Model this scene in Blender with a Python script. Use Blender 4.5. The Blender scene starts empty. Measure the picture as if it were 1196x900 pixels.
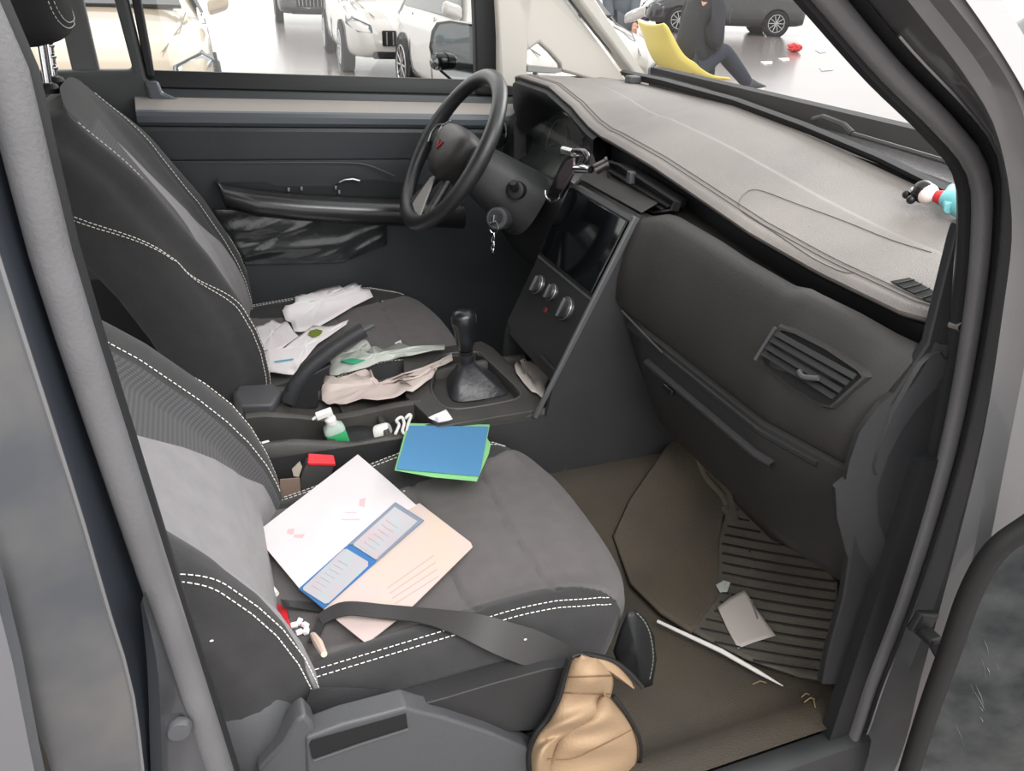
import bpy, bmesh, math, random
from mathutils import Vector, Matrix
from mathutils.bvhtree import BVHTree
from mathutils.geometry import tessellate_polygon
random.seed(7)
S = bpy.context.scene
COL = S.collection
# ---------------------------------------------------------------- camera
# metres; x = front of the car, y = its left side, z = up from the cabin floor
CAM = Vector((0.021, -1.282, 1.065)); YAW, PIT, ROL, FPX = math.radians(21.68), math.radians(27.80), math.radians(2.29), 923.13
_f = Vector((math.sin(YAW)*math.cos(PIT), math.cos(YAW)*math.cos(PIT), -math.sin(PIT)))
_r = Vector((math.cos(YAW), -math.sin(YAW), 0)); _u = _r.cross(_f)
_r, _u = _r*math.cos(ROL)+_u*math.sin(ROL), -_r*math.sin(ROL)+_u*math.cos(ROL)
cd = bpy.data.cameras.new('camera'); cam = bpy.data.objects.new('camera', cd); COL.objects.link(cam); S.camera = cam
cam.matrix_world = Matrix((( _r.x,_u.x,-_f.x,CAM.x),(_r.y,_u.y,-_f.y,CAM.y),(_r.z,_u.z,-_f.z,CAM.z),(0,0,0,1)))
cd.sensor_fit = 'HORIZONTAL'; cd.sensor_width = 36; cd.lens = 36*FPX/1196; cd.clip_start = .02; cd.clip_end = 200
# ---------------------------------------------------------------- light
S.view_settings.view_transform = 'Standard'; S.view_settings.look = 'None'; S.view_settings.gamma = 1
S.view_settings.use_curve_mapping = False; S.view_settings.exposure = 0.75
W = bpy.data.worlds.new('showroom_light'); S.world = W; W.use_nodes = True
bg = W.node_tree.nodes['Background']; bg.inputs[0].default_value = (1.0, .985, .97, 1); bg.inputs[1].default_value = 1.0
def area(name, loc, rot, sx, sy, e, col=(1,1,1)):
    l = bpy.data.lights.new(name, 'AREA'); l.shape = 'RECTANGLE'; l.size = sx; l.size_y = sy; l.energy = e; l.color = col
    o = bpy.data.objects.new(name, l); o.location = loc; o.rotation_euler = rot; COL.objects.link(o)
area('ceiling_light_near', (.6,-2.6,2.9), (math.radians(28),0,0), 3.2, 1.2, 75, (1,.99,.97))
area('ceiling_light_front', (4.5,1.0,3.2), (0,math.radians(35),0), 2.0, 4.0, 150, (1,.99,.98))
area('ceiling_light_hall', (2.5,8.5,4.6), (0,0,0), 9, 6, 150, (1,.98,.97))
# ---------------------------------------------------------------- helpers
def ray(px, py): return _f + _r*((px-598)/FPX) + _u*((450-py)/FPX)
def at(px, py, ax, v):
    d = ray(px,py); i = 'xyz'.index(ax); return CAM + d*((v-CAM[i])/d[i])
def atpl(px, py, p, n):
    d = ray(px,py); n = Vector(n); return CAM + d*((Vector(p)-CAM).dot(n)/d.dot(n))
def lin(c): return tuple(((x/255)/12.92 if x/255 <= .04045 else ((x/255+.055)/1.055)**2.4) for x in c)
MATS = {}
def mat(name, rgb, rough=.5, metal=0, bump=0, bscale=60, var=0, vscale=8, vcol=None, coat=0, spec=.5, trans=0, alpha=1, emit=0, sheen=0):
    m = bpy.data.materials.new(name); m.use_nodes = True; nt = m.node_tree; b = nt.nodes['Principled BSDF']; N = nt.nodes.new; L = nt.links.new
    c = (*lin(rgb),1)
    b.inputs['Base Color'].default_value = c; b.inputs['Roughness'].default_value = rough; b.inputs['Metallic'].default_value = metal
    b.inputs['Specular IOR Level'].default_value = spec; b.inputs['Coat Weight'].default_value = coat; b.inputs['Coat Roughness'].default_value = .05
    b.inputs['Transmission Weight'].default_value = trans; b.inputs['Alpha'].default_value = alpha; b.inputs['Sheen Weight'].default_value = sheen
    if emit: b.inputs['Emission Color'].default_value = c; b.inputs['Emission Strength'].default_value = emit
    tc = N('ShaderNodeTexCoord')
    if var:
        n = N('ShaderNodeTexNoise'); n.inputs['Scale'].default_value = vscale; n.inputs['Detail'].default_value = 6; L(tc.outputs['Object'], n.inputs['Vector'])
        r = N('ShaderNodeValToRGB'); r.color_ramp.elements[0].position = .38; r.color_ramp.elements[1].position = .68
        L(n.outputs['Fac'], r.inputs[0])
        mx = N('ShaderNodeMix'); mx.data_type = 'RGBA'; mx.inputs[6].default_value = c
        mx.inputs[7].default_value = (*lin(vcol),1) if vcol else tuple(min(1,x*(1+var)) for x in c[:3])+(1,)
        if vcol: 
            mm = N('ShaderNodeMath'); mm.operation = 'MULTIPLY'; mm.inputs[1].default_value = var; L(r.outputs[0], mm.inputs[0]); L(mm.outputs[0], mx.inputs[0])
        else: L(r.outputs[0], mx.inputs[0])
        L(mx.outputs[2], b.inputs['Base Color'])
    if bump:
        n2 = N('ShaderNodeTexNoise'); n2.inputs['Scale'].default_value = bscale; n2.inputs['Detail'].default_value = 3; L(tc.outputs['Object'], n2.inputs['Vector'])
        bp = N('ShaderNodeBump'); bp.inputs['Strength'].default_value = bump; bp.inputs['Distance'].default_value = .002
        L(n2.outputs['Fac'], bp.inputs['Height']); L(bp.outputs[0], b.inputs['Normal'])
    MATS[name] = m; return m
def tag(o, label=None, cat=None, group=None, kind=None):
    for k, v in (('label',label),('category',cat),('group',group),('kind',kind)):
        if v: o[k] = v
    return o
def thing(name, label, cat, loc=(0,0,0), rotz=0, group=None):
    o = bpy.data.objects.new(name, None); COL.objects.link(o); o.location = loc; o.rotation_euler = (0,0,rotz); o.empty_display_size = .05
    return tag(o, label, cat, group)
def wm(o):
    if o is None: return Matrix()
    m = Matrix.LocRotScale(o.location, o.rotation_euler, o.scale)
    return wm(o.parent) @ m
def obj(name, bm, m, parent=None, world=True, smooth=True, bevel=0, angle=40, label=None):
    """link bm as one mesh object; world=True: vertices are in world coordinates"""
    me = bpy.data.meshes.new(name)
    o = bpy.data.objects.new(name, me); COL.objects.link(o)
    if parent is not None:
        o.parent = parent
        if world:
            inv = wm(parent).inverted(); bmesh.ops.transform(bm, matrix=inv, verts=bm.verts)
    elif world and bm.verts:   # origin at the base of the thing
        xs=[v.co.x for v in bm.verts]; ys=[v.co.y for v in bm.verts]; zs=[v.co.z for v in bm.verts]
        c = Vector(((min(xs)+max(xs))/2,(min(ys)+max(ys))/2,min(zs))); bmesh.ops.translate(bm, verts=bm.verts, vec=-c); o.location = c
    bm.to_mesh(me); bm.free()
    for mm in (m if isinstance(m,(list,tuple)) else [m]): me.materials.append(mm)
    if smooth:
        me.polygons.foreach_set('use_smooth', [True]*len(me.polygons))
        me.set_sharp_from_angle(angle=math.radians(angle))
    if bevel:
        b = o.modifiers.new('bevel','BEVEL'); b.width = bevel; b.segments = 3; b.limit_method = 'ANGLE'; b.angle_limit = math.radians(30); b.harden_normals = False
    if label: o['label'] = label
    return o
def BM(): return bmesh.new()
def grid(bm, rows, closed=False, cap=False, mi=0, flip=False):
    """rows: list of equal-length lists of Vectors"""
    V = [[bm.verts.new(p) for p in r] for r in rows]; n = len(rows[0])
    for i in range(len(V)-1):
        for j in range(n if closed else n-1):
            q = (V[i][j], V[i][(j+1)%n], V[i+1][(j+1)%n], V[i+1][j])
            f = bm.faces.new(q[::-1] if flip else q); f.material_index = mi
    if cap:
        for r in (V[0], V[-1]):
            try: bm.faces.new(r if r is V[-1] else r[::-1])
            except ValueError: pass
    return V
def fixn(bm): bmesh.ops.recalc_face_normals(bm, faces=bm.faces)
def tube(bm, pts, r, n=8, closed=False, flat=1.0, cap=True, up=None):
    """tube along pts; r number or list; flat squashes the second axis"""
    pts = [Vector(p) for p in pts]; N = len(pts); rows = []; prev = None
    for i, p in enumerate(pts):
        if closed: t = pts[(i+1)%N]-pts[i-1]
        else: t = pts[min(i+1,N-1)]-pts[max(i-1,0)]
        if t.length < 1e-9: t = Vector((0,0,1))
        t.normalize()
        if up is not None: a = Vector(up)
        elif prev is None: a = Vector((0,0,1)) if abs(t.z) < .9 else Vector((1,0,0))
        else: a = prev
        a = (a - t*a.dot(t)).normalized(); b = t.cross(a); prev = a
        rr = r[i] if isinstance(r,(list,tuple)) else r
        rows.append([p + (b*math.cos(k*2*math.pi/n)*rr + a*math.sin(k*2*math.pi/n)*rr*flat) for k in range(n)])
    if closed: rows.append(rows[0])
    V = [[bm.verts.new(p) for p in q] for q in (rows[:-1] if closed else rows)]
    if closed: V.append(V[0])
    for i in range(len(V)-1):
        for j in range(n): bm.faces.new((V[i][j],V[i][(j+1)%n],V[i+1][(j+1)%n],V[i+1][j]))
    if cap and not closed: bm.faces.new(V[0][::-1]); bm.faces.new(V[-1])
def box(bm, c, s, M=None, mi=0):
    r = bmesh.ops.create_cube(bm, size=1); M = M or Matrix()
    bmesh.ops.transform(bm, matrix=M @ Matrix.Translation(c) @ Matrix.Diagonal((*s,1)), verts=r['verts'])
    for f in {f for v in r['verts'] for f in v.link_faces}: f.material_index = mi
def prism(bm, poly, off, mi=0):
    """polygon (3D) extruded by offset vector"""
    off = Vector(off); a = [bm.verts.new(p) for p in poly]; b = [bm.verts.new(Vector(p)+off) for p in poly]; n = len(poly)
    for i in range(n): bm.faces.new((a[i],a[(i+1)%n],b[(i+1)%n],b[i])).material_index = mi
    for tri in tessellate_polygon([[Vector(p) for p in poly]]):
        bm.faces.new([a[k] for k in tri]).material_index = mi; bm.faces.new([b[k] for k in tri][::-1]).material_index = mi
    fixn(bm)
def lathe(bm, prof, M=None, n=24, mi=0):
    """prof [(r,z)] around local z"""
    M = M or Matrix(); rows = [[M @ Vector((r*math.cos(2*math.pi*k/n), r*math.sin(2*math.pi*k/n), z)) for k in range(n)] for r, z in prof]
    grid(bm, rows, closed=True, cap=True, mi=mi)
def ball(bm, c, r, M=None, seg=16):
    q = bmesh.ops.create_uvsphere(bm, u_segments=seg, v_segments=max(8,seg*2//3), radius=1)
    s = r if isinstance(r,(tuple,list)) else (r,r,r)
    bmesh.ops.transform(bm, matrix=Matrix.Translation(c) @ (M or Matrix()) @ Matrix.Diagonal((*s,1)), verts=q['verts'])
def frame(c, n, up=(0,0,1)):
    """matrix with local z along n, local y close to up"""
    n = Vector(n).normalized(); up = Vector(up); x = up.cross(n)
    if x.length < 1e-6: x = Vector((1,0,0)).cross(n)
    x.normalize(); y = n.cross(x); return Matrix(((x.x,y.x,n.x,c[0]),(x.y,y.y,n.y,c[1]),(x.z,y.z,n.z,c[2]),(0,0,0,1)))
def cr(pts, n=6, closed=False):
    """Catmull-Rom through pts"""
    P = [Vector(p) for p in pts]; out = []; N = len(P)
    for i in range(N if closed else N-1):
        if closed: a,b,c,d = P[i-1],P[i],P[(i+1)%N],P[(i+2)%N]
        else: a,b,c,d = P[max(i-1,0)],P[i],P[i+1],P[min(i+2,N-1)]
        for k in range(n):
            t = k/n; out.append(.5*((2*b)+(c-a)*t+(2*a-5*b+4*c-d)*t*t+(3*b-a-3*c+d)*t**3))
    if not closed: out.append(P[-1])
    return out
def px_line(pts, ax, v, n=6): return [at(p[0],p[1],ax,v) for p in cr([(a,b,0) for a,b in pts], n)]
def lerp(a,b,t): return a+(b-a)*t
def interp(x, xs, ys):
    if x <= xs[0]: return ys[0]
    for i in range(len(xs)-1):
        if x <= xs[i+1]:
            t = (x-xs[i])/(xs[i+1]-xs[i]); return ys[i]+(ys[i+1]-ys[i])*t
    return ys[-1]
def sstep(a,b,x):
    t = max(0,min(1,(x-a)/(b-a))); return t*t*(3-2*t)
def bvh(objs):
    vs=[]; fs=[]; 
    for o in objs:
        M = wm(o); k=len(vs); vs += [M@v.co for v in o.data.vertices]; fs += [[k+i for i in p.vertices] for p in o.data.polygons]
    return BVHTree.FromPolygons(vs, fs)
def hit(B, px, py):
    d = ray(px,py).normalized(); r = B.ray_cast(CAM, d)
    if r[0] is None: return None, None
    n = r[1]; n = -n if n.dot(d) > 0 else n
    return r[0], n
def dashes(bm, pts, L=.006, gap=.003, r=.0009):
    """thread stitches along a polyline"""
    pts=[Vector(p) for p in pts]; acc=0; on=True; cur=[pts[0]]
    for a,b in zip(pts,pts[1:]):
        d=(b-a).length; s=0
        while s < d-1e-9:
            step=min((L if on else gap)-acc, d-s); s+=step; acc+=step
            p=a.lerp(b,s/d)
            if on: cur.append(p)
            if acc >= (L if on else gap)-1e-9:
                if on and len(cur)>1: tube(bm, [cur[0],cur[-1]], r, 4)
                on = not on; acc=0; cur=[p]
def ribbon(bm, pts, w, up, th=.0015):
    """strip of width w along pts, `up` the face normal (one or list)"""
    pts=[Vector(p) for p in pts]; rows=[]
    for i,p in enumerate(pts):
        t=(pts[min(i+1,len(pts)-1)]-pts[max(i-1,0)]).normalized(); u=Vector(up[i]) if isinstance(up,list) else Vector(up)
        s=t.cross(u).normalized(); n=s.cross(t).normalized(); ww=w[i] if isinstance(w,list) else w
        rows.append([p-s*ww/2, p+s*ww/2, p+s*ww/2+n*th, p-s*ww/2+n*th])
    grid(bm, rows, closed=True, cap=True); fixn(bm)
# ---------------------------------------------------------------- materials
plastic = mat('black_plastic', (42,42,43), .48, bump=.35, bscale=900, var=.35, vscale=5)
plastic_d = mat('dark_plastic', (34,35,37), .5, bump=.25, bscale=900)
plastic_g = mat('grey_plastic', (78,79,82), .42, bump=.2, bscale=900)
gloss = mat('gloss_black', (14,15,17), .12)
rubber = mat('rubber_seal', (96,96,98), .36, bump=.2, bscale=300, var=.25, vscale=12)
rubber_d = mat('black_rubber', (26,28,30), .55)
paint = mat('grey_car_paint', (74,77,82), .3, metal=.55, coat=.6, var=.35, vscale=3, vcol=(98,98,100))
paint_dirty = mat('scratched_grey_paint', (88,92,98), .38, metal=.45, coat=.2, var=.8, vscale=9, vcol=(122,121,118))
chrome = mat('chrome', (225,225,228), .12, metal=1)
silver = mat('silver_trim', (150,152,155), .3, metal=.8)
thread = mat('white_thread', (226,224,216), .7)
carpet = mat('brown_grey_carpet', (80,75,69), .95, bump=1, bscale=500, var=.5, vscale=6, vcol=(98,89,76), spec=.1)
carpet_l = mat('dusty_felt', (92,85,77), .95, bump=1, bscale=400, var=.6, vscale=7, vcol=(110,101,86), spec=.1)
beige_trim = mat('pale_grey_trim', (188,184,177), .6)
glass = mat('window_glass', (245,250,250), .02, spec=.5)
def mk_glass(m, tint, refl=.06):
    nt=m.node_tree; nt.nodes.clear(); N=nt.nodes.new
    o=N('ShaderNodeOutputMaterial'); mx=N('ShaderNodeMixShader'); t=N('ShaderNodeBsdfTransparent'); g=N('ShaderNodeBsdfGlossy')
    t.inputs[0].default_value=(*tint,1); g.inputs['Roughness'].default_value=.02; mx.inputs[0].default_value=refl
    nt.links.new(t.outputs[0],mx.inputs[1]); nt.links.new(g.outputs[0],mx.inputs[2]); nt.links.new(mx.outputs[0],o.inputs[0])
mk_glass(glass, (.97,.98,.97), .05)
wglass = mat('windscreen_glass', (245,250,250), .02); mk_glass(wglass, (.95,.96,.96), .10)
# ================================================================ floor of the hall
GZ = -.38
def tiles():
    m = mat('polished_pink_grey_tiles', (146,138,136), .16, var=.5, vscale=.6, vcol=(132,124,122), spec=.6)
    nt=m.node_tree; b=nt.nodes['Principled BSDF']; src=b.inputs['Base Color'].links[0].from_socket
    br=nt.nodes.new('ShaderNodeTexBrick'); br.offset=0; br.inputs['Scale'].default_value=1; br.inputs['Brick Width'].default_value=.8; br.inputs['Row Height'].default_value=.8
    br.inputs['Mortar Size'].default_value=.004; br.inputs['Color1'].default_value=(1,1,1,1); br.inputs['Color2'].default_value=(.96,.95,.95,1); br.inputs['Mortar'].default_value=(.7,.68,.66,1)
    tc=nt.nodes.new('ShaderNodeTexCoord'); nt.links.new(tc.outputs['Object'],br.inputs['Vector'])
    mx=nt.nodes.new('ShaderNodeMix'); mx.data_type='RGBA'; mx.blend_type='MULTIPLY'; mx.inputs[0].default_value=1
    nt.links.new(src,mx.inputs[6]); nt.links.new(br.outputs['Color'],mx.inputs[7]); nt.links.new(mx.outputs[2],b.inputs['Base Color'])
    return m
b=BM(); box(b,(8,20,GZ-.05),(60,60,.1)); o=obj('floor',b,tiles(),smooth=False); o['kind']='structure'

# ================================================================ seats
def fabric_mat(name, back):
    """one fabric material: attribute 'zone' 0 bolster / 1 flat insert / 2 ribbed mesh, blended sharply"""
    m=bpy.data.materials.new(name); m.use_nodes=True; nt=m.node_tree; b=nt.nodes['Principled BSDF']; N=nt.nodes.new; L=nt.links.new
    b.inputs['Roughness'].default_value=.85; b.inputs['Specular IOR Level'].default_value=.25; b.inputs['Sheen Weight'].default_value=.12
    tc=N('ShaderNodeTexCoord')
    def thr(attr):
        a=N('ShaderNodeAttribute'); a.attribute_name=attr; mr=N('ShaderNodeMapRange'); mr.inputs['From Min'].default_value=-.0008; mr.inputs['From Max'].default_value=.0008
        L(a.outputs['Fac'],mr.inputs['Value']); return mr.outputs[0]
    def mix(f,a,bb):
        x=N('ShaderNodeMix'); x.data_type='RGBA'; L(f,x.inputs[0])
        for s,v in ((6,a),(7,bb)):
            if isinstance(v,tuple): x.inputs[s].default_value=(*lin(v),1)
            else: L(v,x.inputs[s])
        return x.outputs[2]
    # ribbed mesh cloth: fine diagonal rows
    wv=N('ShaderNodeTexWave'); wv.inputs['Scale'].default_value=55; wv.inputs['Distortion'].default_value=0; wv.bands_direction='Z'
    w2=N('ShaderNodeTexWave'); w2.inputs['Scale'].default_value=80; w2.bands_direction='Y'
    L(tc.outputs['Object'],wv.inputs['Vector']); L(tc.outputs['Object'],w2.inputs['Vector'])
    mm=N('ShaderNodeMath'); mm.operation='MULTIPLY'; L(wv.outputs['Fac'],mm.inputs[0]); L(w2.outputs['Fac'],mm.inputs[1])
    ribs=mix(mm.outputs[0],(62,62,64),(90,89,91)); 
    n=N('ShaderNodeTexNoise'); n.inputs['Scale'].default_value=35; n.inputs['Detail'].default_value=8; L(tc.outputs['Object'],n.inputs['Vector'])
    ins=mix(n.outputs['Fac'],(118,116,118) if back else (92,89,89),(140,138,140) if back else (108,104,104))
    bol=mix(n.outputs['Fac'],(48,48,50),(62,61,62))
    c=mix(thr('insert'),bol,ins); c=mix(thr('ribbed'),c,ribs) if back else c
    L(c,b.inputs['Base Color'])
    n2=N('ShaderNodeTexNoise'); n2.inputs['Scale'].default_value=700; L(tc.outputs['Object'],n2.inputs['Vector'])
    bp=N('ShaderNodeBump'); bp.inputs['Strength'].default_value=.5; bp.inputs['Distance'].default_value=.001; L(n2.outputs['Fac'],bp.inputs['Height']); L(bp.outputs[0],b.inputs['Normal'])
    return m
fab_c=fabric_mat('seat_cushion_cloth',False); fab_b=fabric_mat('seat_back_cloth',True); fab_h=mat('headrest_cloth',(50,50,52),.85,bump=.5,bscale=600,spec=.2)

def cush_bound(x): return interp(x,[-.1,.0,.10,.24,.36,.42,.455,.48,.50],[.19,.19,.165,.148,.155,.17,.19,.212,.25])
def cush_zone(x,y):
    b=cush_bound(x); return b-abs(y)
def cush_S(i,s,od=1):
    """i in 0..1 along (rear to front, then down the front), s -1..1 across; local seat coords"""
    X=interp(i,[0,.1,.62,.74,.80,.84,.88,.92,.96,1],[-.07,-.02,.39,.470,.502,.515,.520,.516,.505,.490])
    Z=interp(i,[0,.1,.62,.74,.80,.84,.88,.92,.96,1],[.275,.285,.318,.316,.308,.295,.275,.25,.22,.19])
    hw=.240
    fr=sstep(.45,.92,i)
    e=abs(s); 
    x=X-fr*(.015*e**2+.085*e**5)*(1 if i>.3 else 1)
    y=s*hw*(1-.0*fr)
    front=1-sstep(.74,.9,i)
    bol=.034*sstep(.55,.82,e)*front*(1-.75*sstep(.5,.8,i)) - .045*sstep(.86,1.0,e)**2*(.6+.4*front)
    z=Z+bol-.010*(1-e*e)*front*0+.004*math.cos(e*3)*front
    # sewn channels
    for xs in (.262,.375):
        if e<.75: z-=.005*math.exp(-((x-xs-.012*math.sin(e*1.5))/.0045)**2)*front
    d=cush_zone(x,y); z-=.004*math.exp(-(d/.004)**2)*front
    z-=.040*(1-sstep(.03,.34,x))*sstep(.55,.9,-s*od)
    return Vector((x,y,z))
def make_cushion(parent,od):
    bm=BM(); NI,NJ=150,110; rows=[]
    for a in range(NI+1):
        i=a/NI; r=[cush_S(i,-1+2*j/NJ,od) for j in range(NJ+1)]
        def side(sg,p):
            out=[]
            for k,(dy,dz) in enumerate(((.004,-.012),(.006,-.03),(.004,-.06),(-.004,-.09),(-.02,-.115))): out.append(Vector((p.x,p.y+sg*dy,max(p.z+dz,.17))))
            return out
        rows.append(side(-1,r[0])[::-1]+r+side(1,r[-1]))
    V=grid(bm,rows); 
    # underside and rear closed
    low=[v for v in (V[-1])]; 
    o=obj('seat_cushion',bm,fab_c,parent,world=False,angle=60)
    me=o.data; at1=me.attributes.new('insert','FLOAT','POINT')
    at1.data.foreach_set('value',[min(cush_zone(v.co.x,v.co.y), (v.co.z-.262)*.8 if v.co.x>.44 else 1) for v in me.vertices])
    for off in (.054,.067):
        for sg in (-1,1):
            b=BM(); pts=[]
            for k in range(0,101):
                i=.12+.68*k/100; x=cush_S(i,0).x; xx=cush_S(i,.8).x; y=interp(xx,[0,.05,.38,.45,.48],[.197,.201,.203,.200,.192])+(off-.054)*.85; s=sg*y/.24
                p=cush_S(i,s,od)
                if cush_bound(xx)>y-.002 and i>.5: break
                pts.append(p+Vector((0,sg*.0006,.0012)))
            dashes(b,pts,.005,.0025,.00075); obj('stitching',b,thread,parent,world=False)
    return o
BX=lambda z: interp(z,[.27,.30,.345,.40,.445,.50,.59,.685,.76,.82,.86,.885],[.040,.045,.048,.045,.036,.016,-.024,-.080,-.122,-.154,-.178,-.205])
def e1(z): return interp(z,[.27,.33,.49,.62,.78,.9],[-.17,-.165,-.07,.02,.02,.02])
def e2(z): return interp(z,[.27,.33,.49,.62,.74,.76],[.225 if RECL else .19,.225 if RECL else .19,.20 if RECL else .17,.10,.035,.018])
def make_back(parent, od, recline):
    """od: outboard direction (+1 driver, -1 passenger)"""
    global RECL; RECL=recline>.1
    bm=BM(); NI,NJ=120,100; rows=[]; co=[]
    P=Vector((0.0,0,.28)); R=Matrix.Rotation(-recline,4,'Y'); SH=Vector((-.012 if recline>.1 else 0,0,0))
    def Sf(i,s):
        e=abs(s); z=.27+i*(.588); 
        hw=interp(i,[0,.3,.6,.8,.92,1],[.245,.252,.240,.225,.21,.19])
        top=sstep(.82,1,i)
        zz=z-.035*e**4*top+.012*math.sin(max(0,i-.9)*10)*(1-e)*0
        x=BX(zz)+.006
        bol=.034*sstep(.5,.84,e)*(1-sstep(.75,1,i))-.05*sstep(.86,1.0,e)**2
        d=abs(abs(s*hw)-interp(i,[0,.25,.6,.85,1],[.19,.175,.165,.165,.16])); bol-=.003*math.exp(-(d/.004)**2)
        return Vector((x+bol,s*hw,zz))
    def tr(p): return P+SH+(R@(p-P))
    for a in range(NI+1):
        i=a/NI; r=[Sf(i,-1+2*j/NJ) for j in range(NJ+1)]
        rs=[]
        def side(sg,p):
            t=1-.55*sstep(.7,1,i)
            # side panel runs to the rear, rounded at the back edge
            sl=(BX(p.z+.02)-BX(p.z-.02))/.04; n=Vector((-1,0,sl)).normalized()
            return [p+n*dx*t+Vector((0,sg*dy,0)) for dx,dy in ((.012,.006),(.03,.010),(.06,.010),(.09,.004),(.115,-.012),(.125,-.03))]
        L_=side(-1,r[0])[::-1]; R_=side(1,r[-1])
        # rear panel
        mid=[L_[0].lerp(R_[-1],k/6)+Vector((-.006*math.sin(math.pi*k/6),0,0)) for k in range(1,6)]
        loop=L_+r+R_+mid[::-1]
        rows.append([tr(p) for p in loop]); co.append(loop)
    V=grid(bm,rows,closed=True); 
    bm.faces.new(V[0]); 
    # rounded top
    c0=rows[-1]; cen=sum(c0,Vector())/len(c0)
    prev=V[-1]
    for k,(f,h) in enumerate(((.93,.006),(.8,.010),(.5,.012))):
        nv=[bm.verts.new(cen.lerp(p,f)+Vector((-.25*h,0,h))) for p in c0]
        for j in range(len(nv)): bm.faces.new((prev[j],prev[(j+1)%len(nv)],nv[(j+1)%len(nv)],nv[j]))
        prev=nv
    bm.faces.new(prev)
    fixn(bm)
    o=obj('backrest',bm,fab_b,parent,world=False,angle=70); me=o.data
    Ri=R.inverted(); ins=[]; rib=[]
    for v in me.vertices:
        q=P+(Ri@(v.co-P-SH)); oo=q.y*od; bd=interp((q.z-.27)/.588,[0,.25,.6,.85,1],[.19,.175,.165,.165,.16])
        f=q.x-(BX(q.z)-.03)
        ins.append(min(oo+.178, oo-e1(q.z), e2(q.z)-oo, f+.01)); rib.append(min(e1(q.z)-oo, oo+bd, f+.01, .80-q.z))
    me.attributes.new('insert','FLOAT','POINT').data.foreach_set('value',ins)
    me.attributes.new('ribbed','FLOAT','POINT').data.foreach_set('value',rib)
    def path(fn,i0,i1,n=90): return [tr(Sf(lerp(i0,i1,k/n),fn(lerp(i0,i1,k/n)))+Vector((.0012,0,.0006))) for k in range(n+1)]
    hwf=lambda i: interp(i,[0,.3,.6,.8,.92,1],[.245,.252,.240,.225,.21,.19])
    for sg in (-1,1):
        if RECL and sg==od: continue
        b=BM(); dashes(b,path(lambda i:sg*(interp(i,[0,.25,.6,.85,1],[.19,.175,.165,.165,.16])+.006)/hwf(i),.03,.97),.005,.003,.0008); obj('stitching',b,thread,parent,world=False)
        # swooping pair across the bolster sides
    for dz in (0,.014):
        for sg in (-1,1):
            pts=[tr(Sf(lerp(.02,.56,k/70),sg*lerp(.925-dz*1.6,.998,sstep(.36,.56,lerp(.02,.56,k/70))))+Vector((.0016,0,.0010))) for k in range(71)]
            for k in range(1,26):
                i=lerp(.56,.80,(k/25)**.8)-dz*.9; p=Sf(i,sg); t=1-.55*sstep(.7,1,i); sl=(BX(p.z+.02)-BX(p.z-.02))/.04; n=Vector((-1,0,sl)).normalized(); dx=.10*(k/25)**1.4
                pts.append(tr(p+n*dx*t+Vector((0,sg*(interp(dx,[0,.012,.03,.06,.09,.115],[0,.006,.010,.010,.004,-.012])+.0012),0))))
            b=BM(); dashes(b,pts,.005,.0025,.00075); obj('stitching',b,thread,parent,world=False)
    return o, tr, Sf
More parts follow.
